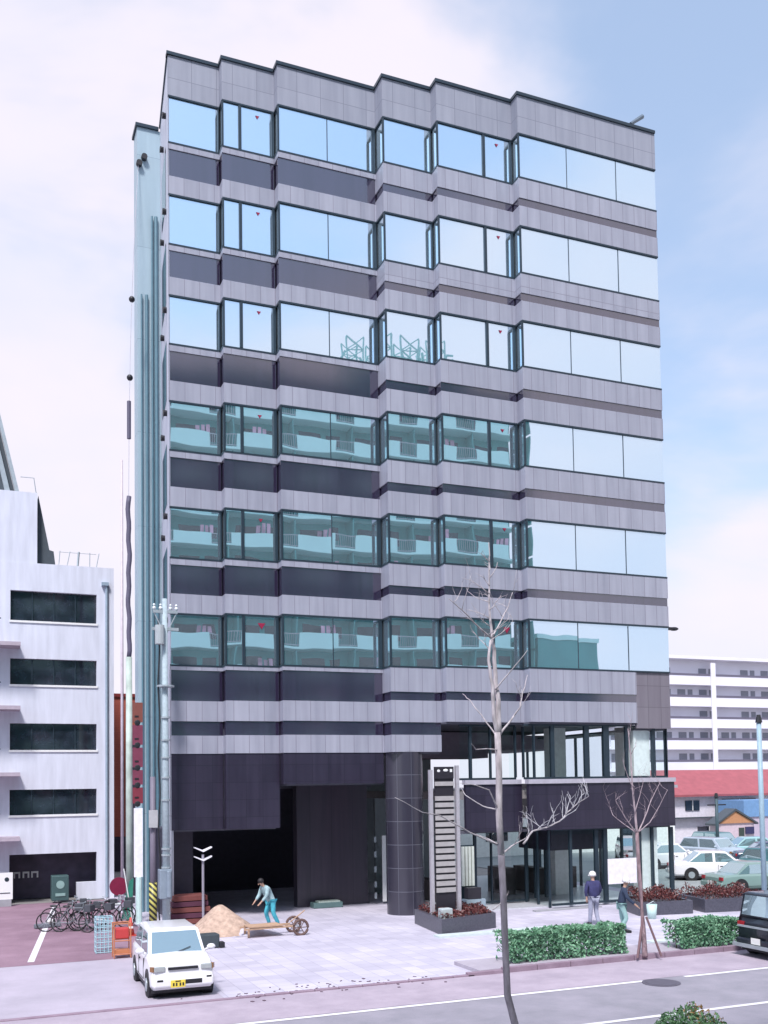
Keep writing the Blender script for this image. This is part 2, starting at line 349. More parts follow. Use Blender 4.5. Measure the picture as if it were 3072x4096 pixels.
# windows: (splits of each bay as fraction)
SPL = {0: [], 1: [.34], 2: [.50], 3: [], 4: [.62], 5: [.34, .70]}
MARKX = {1: .68, 4: .80}
RED = mat('fire_access_red', (.28, .01, .05), .5)
for k in (7, 6, 5, 4, 3, 2):
    for i, (x0, x1, y) in enumerate(FX):
        t, b = GT[k], GB[k]
        cuts = [0]+SPL[i]+[1]
        g = MB()
        for a, c_ in zip(cuts[:-1], cuts[1:]):
            xa, xb = x0+(x1-x0)*a, x0+(x1-x0)*c_
            dy1, dy2, dz = random.uniform(-.002, .002), random.uniform(-.002, .002), random.uniform(-.0022, .0022)
            yy = y+.045
            g.add([(xa, yy+dy1-dz, b), (xb, yy+dy2-dz, b), (xb, yy+dy2+dz, t), (xa, yy+dy1+dz, t)], [(0,1,2,3)])
        if i > 0:
            yp = FX[i-1][2]; g.add([(x0+.04, yp+.05, b), (x0+.04, y+.05, b), (x0+.04, y+.05, t), (x0+.04, yp+.05, t)], [(0,1,2,3)])
        w = g.build('window', MIRR, ob)
        f = MB()
        f.box(x0, x1, y-.012, y+.06, t-.06, t+.0); f.box(x0, x1, y-.012, y+.06, b-.0, b+.06)
        if i > 0:
            yp = FX[i-1][2]; f.box(x0-.012, x0+.06, y+.062, yp-.014, t-.075, t); f.box(x0-.012, x0+.06, y+.062, yp-.014, b, b+.075)
            f.box(x0-.012, x0+.055, y-.014, y+.055, b+.075, t-.075)
        if i in (1, 4):
            xm = x0+(x1-x0)*SPL[i][0]; f.box(xm-.055, xm+.055, y-.006, y+.058, b+.075, t-.075)
            f.box(x1-.10, x1-.002, y-.006, y+.058, b+.075, t-.075)
        elif i in (0, 3): f.box(x1-.05, x1-.002, y-.004, y+.058, b+.075, t-.075)
        elif i == 2:
            xm = (x0+x1)/2; f.box(xm-.012, xm+.012, y+.02, y+.058, b+.075, t-.075); f.box(x1-.14, x1-.002, y-.006, y+.058, b+.075, t-.075)
        else:
            for s_ in SPL[5]:
                xm = x0+(x1-x0)*s_; f.box(xm-.006, xm+.006, y+.02, y+.058, b+.075, t-.075)
        f.build('window_frame', FRAME, w)
        if i in MARKX:
            xm = x0+(x1-x0)*MARKX[i]; zt = t-.30; r_ = .075 if k > 2 else .14
            q_ = MB().prismy([(xm-r_, zt), (xm, zt-r_*1.6), (xm+r_, zt)], y+.02, y+.035); fixn(q_.build('fire_access_mark', RED, w))
# side wall with vents and recess windows
SW = joint_mat('side_wall_tiles', (.44, .46, .54), (.56, .58, .66), (.18, .19, .25), 1.2, 3.8, .02, rough=.6)
g = MB(); g.prism([(6.42, 35.448), (6.541, 35.57), (7.10, 39.9), (6.87, 39.72)], 0, TOP)
fixn(g.build('side_wall', SW, ob))
MB().add([(6.36, 35.40, TOP), (6.60, 35.40, TOP), (7.05, 39.72, TOP), (6.82, 39.72, TOP), (6.36, 35.40, TOP+.12), (6.60, 35.40, TOP+.12), (7.05, 39.72, TOP+.12), (6.82, 39.72, TOP+.12)],
         [(0,3,2,1),(4,5,6,7),(0,1,5,4),(1,2,6,5),(2,3,7,6),(3,0,4,7)]).build('coping', FRAME, ob)
def onside(s, out=0.0): return (6.42+.45*s-out, 35.448+4.27*s)
for k in (7, 6, 5, 4, 3, 2):
    b, t = GB[k], GT[k]
    a0, a1 = onside(.28), onside(.78)
    w = MB().add([(a0[0]-.012, a0[1], b-1.6), (a1[0]-.012, a1[1], b-1.6), (a1[0]-.012, a1[1], t-1.2), (a0[0]-.012, a0[1], t-1.2)], [(0,3,2,1)]).build('side_window', DWIN, ob)
    for s_, z_ in ((.25, t-.1), (.55, t-.6)):
        p = onside(s_)
        v_ = MB(); v_.tube([(p[0]+.02, p[1], z_), (p[0]-.14, p[1], z_)], [.10, .12], 10); v_.build('vent_hood', BLACK, ob)
# rear wing to the left
WING = joint_mat('wing_panels', (.30, .40, .46), (.38, .49, .55), (.22, .30, .36), 9, 3.8, .02, rough=.45)
MB().box(5.95, 6.9, 39.75, 40.6, 0, TOP-.1).build('rear_wing', WING, ob)
MB().box(5.88, 6.80, 39.66, 40.7, TOP-.1, TOP+.03).build('coping', FRAME, ob)
pg = MB()
for xx, r_ in ((6.10, .035), (6.30, .06), (6.52, .04), (6.68, .07)):
    pg.tube([(xx, 39.66, 0), (xx, 39.66, 24.6 if xx < 6.4 else 27.9)], r_, 8)
pg.build('downpipe', mat('teal_pipe', (.10, .20, .25), .5), ob)
for X_, Z_ in ((6.02, 30.0), (6.22, 30.3)): 
    v_ = MB(); v_.tube([(X_, 39.76, Z_), (X_, 39.56, Z_)], [.12, .12], 10); v_.build('vent_hood', BLACK, ob)
# roof slab and rear
MB().box(7.2, 25.8, 36, 46.9, TOP-.25, TOP-.1).build('roof', CONC, ob)
# roof arm at the right
p1_, p2_ = Vector((24.4, 32.75, 31.5)), Vector((25.5, 32.75, 32.35))
g = MB(); g.tube([p1_, p2_], [.03, .03], 8); g.tube([p1_+(p2_-p1_)*.45, p2_], [.07, .09], 8); g.build('roof_arm', mat('arm_grey', (.16, .2, .24), .4, .6), ob)
g = MB(); g.box(26.02, 26.5, 32.8, 33.0, 10.95, 11.05); g.ball((26.45, 32.9, 11.0), .16, 10, (1.3, 1, .5)); g.build('floodlight', BLACK, ob)

# ---- base of the building
# soffits
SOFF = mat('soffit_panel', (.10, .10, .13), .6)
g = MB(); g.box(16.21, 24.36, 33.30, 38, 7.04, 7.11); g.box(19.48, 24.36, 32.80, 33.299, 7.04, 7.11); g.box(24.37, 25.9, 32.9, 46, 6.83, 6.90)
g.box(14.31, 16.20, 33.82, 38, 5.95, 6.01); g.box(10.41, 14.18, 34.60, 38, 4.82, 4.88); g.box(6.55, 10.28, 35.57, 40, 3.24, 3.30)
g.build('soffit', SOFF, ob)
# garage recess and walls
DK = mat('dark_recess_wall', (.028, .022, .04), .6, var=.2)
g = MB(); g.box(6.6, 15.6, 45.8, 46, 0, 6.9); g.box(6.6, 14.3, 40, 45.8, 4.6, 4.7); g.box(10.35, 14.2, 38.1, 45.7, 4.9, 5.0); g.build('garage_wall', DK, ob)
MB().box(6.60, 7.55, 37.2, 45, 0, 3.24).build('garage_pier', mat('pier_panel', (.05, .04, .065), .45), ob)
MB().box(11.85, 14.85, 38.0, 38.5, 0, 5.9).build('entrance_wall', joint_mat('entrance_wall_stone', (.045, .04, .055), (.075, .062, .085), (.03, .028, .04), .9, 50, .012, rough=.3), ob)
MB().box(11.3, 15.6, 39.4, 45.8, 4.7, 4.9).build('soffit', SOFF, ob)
g = MB()
for z_ in (2.6, 2.0, 1.4, .8, .35): g.box(14.95, 15.04, 37.5, 37.56, z_-.12, z_+.12)
g.build('door_pull', STEEL, ob)
MB().box(15.28, 15.44, 37.45, 37.5, .1, 2.75).build('door_pull', WHITEP, ob)
# round granite pillar
g = MB(); g.tube([(14.93, 34.35, 0), (14.93, 34.35, 6.0)], .70, 40, False)
pm = bpy.data.materials.new('pillar_granite'); pm.use_nodes = True
t = pm.node_tree; b_ = t.nodes['Principled BSDF']; br = t.nodes.new('ShaderNodeTexBrick'); tcn = t.nodes.new('ShaderNodeTexCoord')
sp = t.nodes.new('ShaderNodeSeparateXYZ'); t.links.new(tcn.outputs['Object'], sp.inputs[0])
at = t.nodes.new('ShaderNodeMath'); at.operation = 'ARCTAN2'
ax = t.nodes.new('ShaderNodeMath'); ax.operation = 'ADD'; ax.inputs[1].default_value = 16-14.93; t.links.new(sp.outputs[0], ax.inputs[0])
ay = t.nodes.new('ShaderNodeMath'); ay.operation = 'ADD'; ay.inputs[1].default_value = 34-34.35; t.links.new(sp.outputs[1], ay.inputs[0])
t.links.new(ay.outputs[0], at.inputs[0]); t.links.new(ax.outputs[0], at.inputs[1])
cb = t.nodes.new('ShaderNodeCombineXYZ'); t.links.new(at.outputs[0], cb.inputs[0]); t.links.new(sp.outputs[2], cb.inputs[1]); t.links.new(cb.outputs[0], br.inputs[0])
br.offset = 0; br.inputs['Scale'].default_value = 1; br.inputs['Brick Width'].default_value = .785; br.inputs['Row Height'].default_value = .86
br.inputs['Mortar Size'].default_value = .012; br.inputs['Color1'].default_value = (.035, .033, .05, 1); br.inputs['Color2'].default_value = (.05, .047, .066, 1); br.inputs['Mortar'].default_value = (.11, .11, .14, 1)
t.links.new(br.outputs[0], b_.inputs['Base Color']); b_.inputs['Roughness'].default_value = .25; b_.inputs['IOR'].default_value = 1.5
g.build('pillar', pm, ob, smooth=True)
# mezzanine band with pale ledge
g = MB(); g.box(19.30, 26.02, 32.62, 32.80, 3.0, 4.76); g.box(16.9, 19.299, 33.14, 33.3, 3.0, 4.76); g.box(25.84, 26.02, 32.80, 46, 3.0, 4.76)
g.build('granite_band', GRAN, ob)
g = MB(); g.box(19.26, 26.06, 32.56, 32.84, 4.76, 4.93); g.box(16.86, 19.259, 33.08, 33.34, 4.76, 4.93); g.build('window_ledge', mat('pale_ledge', (.42, .40, .46), .5), ob)
g = MB(); g.box(16.9, 25.8, 33.31, 46, 4.2, 4.5); g.build('mezzanine_floor', mat('interior_floor', (.30, .28, .28), .6), ob)
g = MB(); g.box(16.3, 25.8, 33.4, 46, .004, .05); g.build('lobby_floor', mat('lobby_floor_tile', (.55, .56, .60), .3), ob)
# upper lobby glazing
def glazing(y, x0, x1, z0, z1, cuts, wd=.07):
    w = MB().add([(x0, y, z0), (x1, y, z0), (x1, y, z1), (x0, y, z1)], [(0,1,2,3)]).build('lobby_window', SGL, ob)
    f = MB()
    f.box(x0, x1, y-.05, y+.05, z1-.06, z1-.002); f.box(x0, x1, y-.05, y+.05, z0, z0+.08)
    for c_, ww in cuts: f.box(c_-ww/2, c_+ww/2, y-.06, y+.06, z0+.08, z1-.06)
    f.build('window_frame', FRAME, w); return w
def Xof(px, py_, y): return atY(px, py_, y).x
glazing(32.95, 19.3, 25.95, 4.93, 7.03, [(Xof(a, 3000, 32.95), w_) for a, w_ in ((2135, .06), (2208, .16), (2345, .22), (2423, .26), (2505, .12), (2612, .16), (2660, .05))]+[(25.90, .1)])
glazing(33.6, 16.9, 19.3, 4.93, 7.03, [(Xof(a, 3000, 33.6), w_) for a, w_ in ((1880, .1), (1960, .06), (2060, .06), (2092, .06))])
# lower lobby glazing
glazing(32.92, 20.4, 25.95, .1, 3.0, [(Xof(a, 3450, 32.92), w_) for a, w_ in ((2282, .10), (2385, .16), (2421, .18), (2560, .1), (2610, .1), (2686, .16))])
glazing(34.9, 16.3, 20.4, .1, 3.0, [(Xof(a, 3450, 34.9), w_) for a, w_ in ((1900, .10), (1965, .05), (2105, .12), (2145, .2), (2185, .16))])
g = MB(); g.box(16.2, 20.35, 33.9, 34.82, 2.9, 3.0); g.build('soffit', SOFF, ob)
w = MB().add([(20.40, 33.16, .1), (20.40, 34.84, .1), (20.40, 34.84, 3.0), (20.40, 33.16, 3.0)], [(0,1,2,3)]).build('lobby_window', SGL, ob)
g = MB()
for yy in (33.1, 33.95, 34.85): g.box(20.36, 20.44, yy-.04, yy+.04, 0, 2.99)
g.build('window_frame', FRAME, w)
# side glazing to the right
w = MB().add([(25.98, 33.1, 5.0), (25.98, 45.9, 5.0), (25.98, 45.9, 6.85), (25.98, 33.1, 6.85)], [(0,1,2,3)]).build('lobby_window', SGL, ob)
f = MB()
for yy in (35.2, 37.4, 39.6, 41.8, 44): f.box(25.93, 26.03, yy-.05, yy+.05, 4.93, 6.9)
f.build('window_frame', FRAME, w)
w = MB().add([(25.98, 33.1, .1), (25.98, 45.9, .1), (25.98, 45.9, 3.0), (25.98, 33.1, 3.0)], [(0,1,2,3)]).build('lobby_window', SGL, ob)
f = MB()
for yy in (34.6, 36.2, 37.8, 39.4, 41, 43): f.box(25.93, 26.03, yy-.05, yy+.05, 0, 3)
f.build('window_frame', FRAME, w)
# inner columns
g = MB()
for a, b2, yy, z0, z1 in ((2540, 2604, 33.03, 4.5, 7.04), (2212, 2268, 35.2, 4.5, 7.04), (2215, 2274, 36.5, .05, 2.5), (2562, 2624, 33.0, .05, 3.0), (2500, 2535, 34.2, 4.5, 7.04)):
    x0, x1 = Xof(a, 3200, yy), Xof(b2, 3200, yy); g.box(x0, x1, yy, yy+.6, z0, z1)
g.build('inner_column', mat('white_column', (.82, .82, .82), .5), ob)
g = MB(); x0, x1 = Xof(2177, 3360, 34), Xof(2383, 3360, 34); g.box(x0, x1, 33.5, 36, 2.15, 2.98); g.build('door_canopy', DK, ob)
for bx4 in ((16.4, 19.6, 41, 41.2, .05, 4.2), (16.4, 21.4, 45.8, 46, .05, 6.9)): MB().box(*bx4).build('inner_wall', mat('inner_wall_paint', (.34, .38, .40), .7), ob)
g = MB(); g.box(16.95, 25.9, 40.3, 45.9, 6.35, 7.0); g.box(16.95, 20.6, 38.2, 40.3, 5.9, 7.0); g.build('ceiling_bulkhead', mat('ceiling_plum', (.30, .24, .31), .7), ob)
for xx in (17.2, 18.2, 21.0, 22.3, 23.6, 24.7): MB().box(xx, xx+.5, 36+random.random()*3, 39.2, .05, .7+random.random()*.5).build('counter', mat('brown_furniture', (.07, .06, .06), .6), ob)
tag(MB().box(19.3, 22.2, 32.3, 32.56, .005, .05).build('door_sill', CONC), 'low grey stone sill before the lobby glass', 'sill')
x0, x1 = Xof(2434, 3480, 32.8), Xof(2548, 3480, 32.8)
g = MB(); g.box(x0, x1, 32.82, 32.85, 0.80, 1.78)
tag(g.build('notice_board', mat('white_poster', (.86, .82, .88), .6)), 'blank white notice sheet hung inside the lobby glass behind two workers', 'notice')

# ------------------------------------------------------------------ building opposite, seen in the mirrored windows
op = thing('apartment_block', (16, -18, 0), 'long apartment block with rows of pale balconies, mirrored in the office windows', 'building')
AW = mat('apartment_wall', (.09, .34, .33), .8, var=.1, scale=.4); APP = mat('apartment_balcony_panel', (.56, .90, .86), .7, var=.04, scale=.5); ADK = mat('apartment_glass', (.03, .045, .06), .2)
g = MB(); g.box(-22, 46.0, -26, -13.6, 0, 39.5); g.build('wall', AW, op)
random.seed(11)
bm0 = None
FH = 2.82
for k in range(14):
    z = k*FH
    g = MB(); g.box(-22, 46.0, -13.6, -12.0, z-.14, z+.02)
    x = -22
    while x < 46.5:
        g.mi = 0; wv = min(3.4, 46.0-x)
        g.box(x, x+wv, -12.08, -12.0, z+.02, z+1.12)
        if x+wv+1.9 < 46.0:
            g.mi = 1; g.box(x+wv, x+wv+1.9, -12.06, -12.03, z+.1, z+.16); g.box(x+wv, x+wv+1.9, -12.06, -12.03, z+1.04, z+1.1)
            for q_ in range(10): g.box(x+wv+q_*.19+.05, x+wv+q_*.19+.08, -12.06, -12.03, z+.16, z+1.04)
        x += wv+1.9
    o = g.build('balcony', [APP, STEEL], op)
    g = MB(); x = -21.3; g.mi = 0
    while x < 45:
        g.mi = 0; g.box(x, x+1.9, -13.63, -13.59, z+.1, z+2.1); g.box(x+2.4, x+3.6, -13.63, -13.59, z+.9, z+2.1)
        g.mi = 1; g.box(x+4.3, x+4.4, -13.6, -12.1, z+.02, z+2.6)
        if random.random() < .5:
            g.mi = 2; xx = x+random.uniform(.2, 2); 
            for q_ in range(3): g.box(xx+q_*.5, xx+q_*.5+.35, -12.5, -12.47, z+1.2, z+1.9+random.uniform(-.2, .2))
        x += 5.3
    g.build('balcony_doors', [ADK, AW, mat('hung_washing', (.55, .35, .45), .9, var=.5, scale=1)], op)
g = MB(); g.box(-22.2, 46.2, -26, -11.9, 39.5, 40.3); g.box(18, 26, -22, -15, 40.3, 42); g.build('roof', AW, op)
an = thing('lattice_mast', (36, -16, 40.3), 'steel lattice mast on the roof of the apartment block opposite, seen only as a reflection', 'mast')
g = MB()
for cx in (31.5, 34.0, 36.5, 39.0):
    for a in range(4):
        xx, yy = cx+(a % 2)*1.6, -17+(a//2)*1.6
        g.tube([(xx, yy, 40.3), (xx, yy, 46.4)], .09, 6)
    for q_ in range(5):
        z = 40.5+q_*1.2
        for y_ in (-17, -15.4):
            g.tube([(cx, y_, z), (cx+1.6, y_, z+1.2)], .06, 5); g.tube([(cx+1.6, y_, z), (cx, y_, z+1.2)], .06, 5); g.tube([(cx, y_, z), (cx+1.6, y_, z)], .06, 5)
for q_ in range(34): 
    xx = random.uniform(31, 42); g.tube([(xx, -16, 42.5+random.random()*3), (xx+random.uniform(-1, 1), -16, 42.5+random.random()*3)], .12, 5)
g.build('frame', mat('mast_teal', (.34, .58, .56), .5), an)
MB().box(33.0, 42.5, -18.5, -14.5, 40.3, 43.2).build('equipment_base', AW, an)
lo = thing('low_building', (50, -20, 0), 'lower flat-roofed teal building beside the apartment block opposite, seen only as a reflection', 'building')
MB().box(47.6, 54.3, -28, -13, 0, 18.0).build('wall', AW, lo)
MB().box(47.5, 54.4, -28.1, -12.9, 18.0, 18.4).build('roof', APP, lo)

# ------------------------------------------------------------------ left building
lb = thing('white_office_block', (1, 50, 0), 'white five-storey block at the left edge with dark strip windows and corner balconies', 'building')
LY = 45.5
rows = [(12.14, 13.45), (9.36, 10.49), (6.53, 7.68), (3.73, 4.82)]
g = MB()
zs = [0]+[v for r_ in reversed(rows) for v in r_]+[14.68]
g.box(5.0, 5.74, LY, LY+.3, 0, 14.68); g.box(-9, 1.40, LY, LY+.3, 0, 14.68)
for a, b2 in ((2.05, 3.73), (4.82, 6.53), (7.68, 9.36), (10.49, 12.14), (13.45, 14.68)): g.box(1.40, 5.0, LY, LY+.3, a, b2)
g.box(5.44, 5.74, LY+.3, 58, 0, 14.68); g.box(-9, 5.44, 57.7, 58, 0, 14.68)
g.box(-9, 2.49, LY+.02, LY+8, 14.68, 17.8)
g.box(4.15, 5.0, LY, LY+.3, 0, .75)
g.build('wall', WHITEW, lb)
for b2, t in rows:
    w = MB().add([(1.40, LY+.2, b2), (5.0, LY+.2, b2), (5.0, LY+.2, t), (1.40, LY+.2, t)], [(0,1,2,3)]).build('window', DWIN, lb)
    f = MB()
    for xx in (2.3, 3.2, 4.1): f.box(xx-.025, xx+.025, LY+.15, LY+.19, b2, t)
    f.build('window_frame', FRAME, w)
    MB().box(1.36, 5.04, LY-.05, LY, b2-.09, b2-.003).build('sill', WHITEP, w)
MB().box(-9, 5.44, LY+.3, 57.7, 14.5, 14.6).build('roof', CONC, lb)
MB().box(1.4, 5.2, LY+1.6, LY+1.7, 0, 2.6).build('ground_floor_recess', mat('shop_dark_wall', (.075, .06, .10), .5, var=.4, scale=1.5), lb)  # dark mottled wall behind the ground-floor opening
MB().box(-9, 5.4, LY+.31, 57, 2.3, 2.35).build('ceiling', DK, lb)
g = MB()
for xx, wv in ((1.62, .28), (2.0, .28), (2.36, .3)):   # white lettering-like marks on the glass
    g.box(xx, xx+wv, LY+1.55, LY+1.58, 1.12, 1.20); g.box(xx, xx+.07, LY+1.55, LY+1.58, .92, 1.12); g.box(xx+wv-.07, xx+wv, LY+1.55, LY+1.58, .92, 1.12)
g.build('window_marks', WHITEP, lb)
BAL = mat('balcony_concrete', (.42, .36, .42), .8)
for z in (11.05, 8.35, 5.55, 2.85):
    b_1 = MB().box(-6, 1.78, LY-1.15, LY, z-.16, z).build('balcony', BAL, lb)
    f = MB(); f.box(-6, 1.0, LY-1.1, LY-1.06, z+.95, z+1.0)
    xx = -2
    while xx < 1.0: f.box(xx, xx+.03, LY-1.1, LY-1.07, z, z+.95); xx += .16
    f.build('railing', FRAME, b_1)
g = MB(); g.tube([(5.42, LY-.08, 0), (5.42, LY-.08, 13.9)], .06, 8); g.box(5.2, 5.5, LY-.2, LY, 13.85, 14.0); g.build('drainpipe', mat('pipe_blue', (.28, .36, .44), .5), lb)
SLT = mat('slate_dark', (.06, .075, .09), .5)
g = MB(); g.prismy([(2.51, 14.68), (3.28, 14.68), (3.20, 15.35), (3.02, 15.4), (2.55, 17.8)], LY+.4, LY+5); fixn(g.build('roof_hip', SLT, lb))
g = MB(); g.prismy([(-3.5, 17.8), (1.62, 17.8), (.75, 21.6), (-3.5, 24)], LY+.8, LY+6); fixn(g.build('roof_tower', SLT, lb))
g = MB(); g.prismy([(1.63, 17.8), (1.80, 17.8), (.90, 21.6), (.76, 21.6)], LY+.6, LY+.8); g.prismy([(1.20, 17.8), (1.42, 17.8), (.62, 21.2), (.45, 21.2)], LY+.6, LY+.79); fixn(g.build('roof_trim', STEEL, lb))
g = MB()
for xx in (3.4, 3.75, 4.2, 4.72, 5.0): g.tube([(xx, LY+.2, 14.68), (xx+random.uniform(-.02, .18), LY+.2, 15.35)], .018 if xx != 4.2 else .05, 6)
g.tube([(3.4, LY+.2, 15.3), (5.0, LY+.2, 15.3)], .012, 5)
g.tube([(1.8, LY+.2, 18.5), (2.35, LY+.2, 18.5), (2.45, LY+.2, 17.8)], .02, 5)
g.build('roof_railing', STEEL, lb)
sb = thing('sign_board', (1.3, 44.3, 0), 'white board with a dark round mark standing at the left edge before the white block', 'sign')
g = MB(); g.box(.9, 1.5, 44.3, 44.36, .3, 1.4); g.build('panel', WHITEP, sb)
g = MB(); g.tube([(1.27, 44.29, 1.12), (1.27, 44.31, 1.12)], .09, 16); g.box(1.0, 1.4, 44.285, 44.299, .55, .58); g.build('mark', FRAME, sb)
MB().box(.95, 1.45, 44.28, 44.4, 0.01, .3).build('foot', CONC, sb)
vm = thing('green_machine', (3.4, 44.6, 0), 'dark green boxed machine under the strip windows of the white block', 'machine')
g = MB(); g.box(3.05, 3.75, 44.5, 45.2, .1, 1.15); g.build('cabinet', mat('dark_green_paint', (.05, .10, .10), .5), vm, bevel=.03)
g = MB(); g.tube([(3.4, 44.48, .78), (3.4, 44.5, .78)], .17, 16); g.box(3.2, 3.6, 44.47, 44.499, .3, .42); g.build('fan_grille', mat('pale_green', (.25, .38, .36), .5), vm)

# red-brown building behind
MB_BLOCK = MB().box(10.41, 10.6, 60, 68, 0, 10.2)
rb = thing('red_brick_building', (7.5, 61, 0), 'narrow slice of a rust red building between the white block and the office tower', 'building')
BR = joint_mat('rust_red_tile', (.34, .07, .05), (.42, .11, .07), (.22, .04, .03), .3, .1, .01, rough=.7)
MB().box(5.6, 10.4, 60, 68, 0, 10.2).build('wall', BR, rb)
MB().box(5.5, 10.5, 59.9, 68, 10.2, 10.4).build('roof', mat('red_coping', (.2, .02, .02), .6), rb)
MB_BLOCK.build('reflection_blocker', CONC, rb)  # unseen grey slab, added to keep the red side out of lobby glass reflections
MB().box(5.6, 10.4, 59.95, 59.999, .0, 2.0).build('shopfront', DK, rb)

# ------------------------------------------------------------------ right background
ap = thing('balcony_apartment', (120, 128, 0), 'wide white apartment slab with long balcony lines behind the red roof', 'building')
RW = mat('white_apartment_wall', (.74, .72, .80), .8, var=.06, scale=.2)
AX0, AX1, AY = 88, 150, 126
MB().box(AX0, AX1, AY, AY+12, 0, 23.7).build('wall', RW, ap)
FHR = 3.36
random.seed(5)
DGL = mat('far_window_glass', (.22, .23, .28), .3)
for k in range(7):
    z = 22.75-(k)*FHR-2.9
    bl = MB(); bl.box(AX0, AX1, AY-1.4, AY, z-.18, z); bl.box(AX0, AX1, AY-1.4, AY-1.3, z, z+1.25)
    bl.build('balcony', RW, ap)
    xx = AX0+1
    while xx < AX1-3:
        if random.random() < .8:
            MB().box(xx, xx+1.5, AY-.05, AY-.01, z+.2, z+2.6).build('balcony_door', DGL, ap); MB().box(xx+2, xx+2.9, AY-.05, AY-.01, z+1.3, z+2.6).build('window', DGL, ap)
        xx += 4.2
    MB().box(AX0, AX1, AY-1.43, AY-1.401, z+1.26, z+1.60).build('balcony_rail', mat('rail_dark_grey', (.13, .12, .17), .7), ap)  # dark grey rail line along each balcony front
for xx in (107.4, 128): MB().box(xx-.45, xx+.45, AY-1.6, AY-1.45, 0, 23.2).build('pilaster', RW, ap)
MB().box(AX0-.3, AX1+.3, AY-1.7, AY+12, 23.7, 24.2).build('roof', RW, ap)

wb = thing('white_storehouse', (34, 60, 0), 'long white storehouse behind the office tower, glimpsed through the lobby glass', 'building')
MB().box(22, 46.2, 58, 66, 0, 4.3).build('wall', mat('storehouse_white', (.80, .82, .80), .8, var=.08), wb)
MB().box(21.8, 46.4, 57.8, 66.2, 4.3, 4.5).build('roof', CONC, wb)
for xx in (24, 27.5, 31, 34.5, 38, 41.5): MB().box(xx, xx+1.6, 57.95, 57.999, 1.0, 2.3).build('window', DWIN, wb)
rh = thing('red_roofed_house', (55, 62, 0), 'white house with a broad flat-pitched red roof behind the parked cars', 'house')
MB().box(47.3, 70, 60.4, 68, 0, 3.75).build('wall', mat('house_white', (.72, .68, .74), .8), rh)
g = MB(); g.prismx([(59.9, 3.58), (59.9, 3.74), (63.6, 5.62), (68, 4.1)], 46.9, 72); fixn(g.build('roof', mat('red_roof_sheet', (.33, .085, .10), .55, var=.12, scale=2), rh))
for x0, x1, z0, z1 in ((49.1, 50.4, 2.55, 3.3), (52.6, 55.8, 2.6, 3.35), (50.2, 52.3, 1.0, 1.32)):
    w = MB().box(x0, x1, 60.33, 60.4, z0, z1).build('window', DWIN, rh)
    f = MB().box((x0+x1)/2-.03, (x0+x1)/2+.03, 60.30, 60.33, z0, z1); f.build('frame', WHITEP, w)
MB().box(47.3, 52.6, 59.9, 60.4, 1.98, 2.06).build('canopy_edge', SLT, rh)
oh = thing('gabled_hut', (49.2, 56, 0), 'small pink hut with an orange gable in front of the red-roofed house', 'hut')
MB().box(47.6, 50.7, 55.1, 56, 0, 1.78).build('wall', mat('hut_pink', (.60, .48, .54), .8), oh)
g = MB().prismy([(47.6, 1.78), (50.7, 1.78), (49.0, 2.62)], 55.0, 55.95); fixn(g.build('gable', mat('orange_gable', (.50, .24, .12), .7), oh))
g = MB(); g.prismy([(47.2, 1.66), (49.0, 2.64), (50.95, 1.66), (50.95, 1.78), (49.0, 2.80), (47.2, 1.78)], 54.9, 56.0); fixn(g.build('roof', SLT, oh))
MB().box(49.35, 49.8, 55.03, 55.08, 0, 1.45).build('door', mat('dark_door', (.04, .06, .05), .5), oh)
MB().box(49.9, 50.65, 55.0, 55.07, 1.0, 1.5).build('sign', mat('navy_sign', (.03, .03, .10), .5), oh)
bs = thing('blue_shed', (53.5, 57.5, 0), 'blue-sided shed right of the gabled hut', 'shed')
MB().box(51.6, 56, 57, 59.6, 0, 3.2).build('wall', mat('shed_pink', (.50, .42, .52), .7), bs)
MB().box(51.5, 56.1, 56.9, 59.7, 2.1, 3.3).build('blue_sheeting', mat('blue_sheet', (.16, .30, .52), .6), bs)
for (X, Yt, Yb, dep, r_, name, lab) in ((2865, 3190, 3420, 50, .10, 'utility_pole', 'thin dark pole before the white house wall'), (3035, 2890, 3552, 28, .085, 'street_lamp', 'tall pale blue lamp post at the right edge with a dark cap')):
    a = atY(X, Yt, dep); b2 = (a.x, a.y, 0)
    t_ = thing(name, b2, lab, 'pole' if name == 'utility_pole' else 'lamp post')
    g = MB(); g.tube([b2, a], [r_*1.15, r_], 10); g.build('pole', mat('pole_dark', (.05, .09, .11), .6) if name == 'utility_pole' else mat('pole_pale_blue', (.30, .42, .50), .5), t_, smooth=True)
    g = MB(); g.tube([a, a+Vector((0, 0, .28))], [r_*1.5, r_*.8], 10); g.build('cap', BLACK, t_)
    if name == 'utility_pole':
        g = MB(); g.box(a.x-.7, a.x+.7, a.y-.05, a.y+.05, a.z-.5, a.z-.42); g.build('crossarm', BLACK, t_)

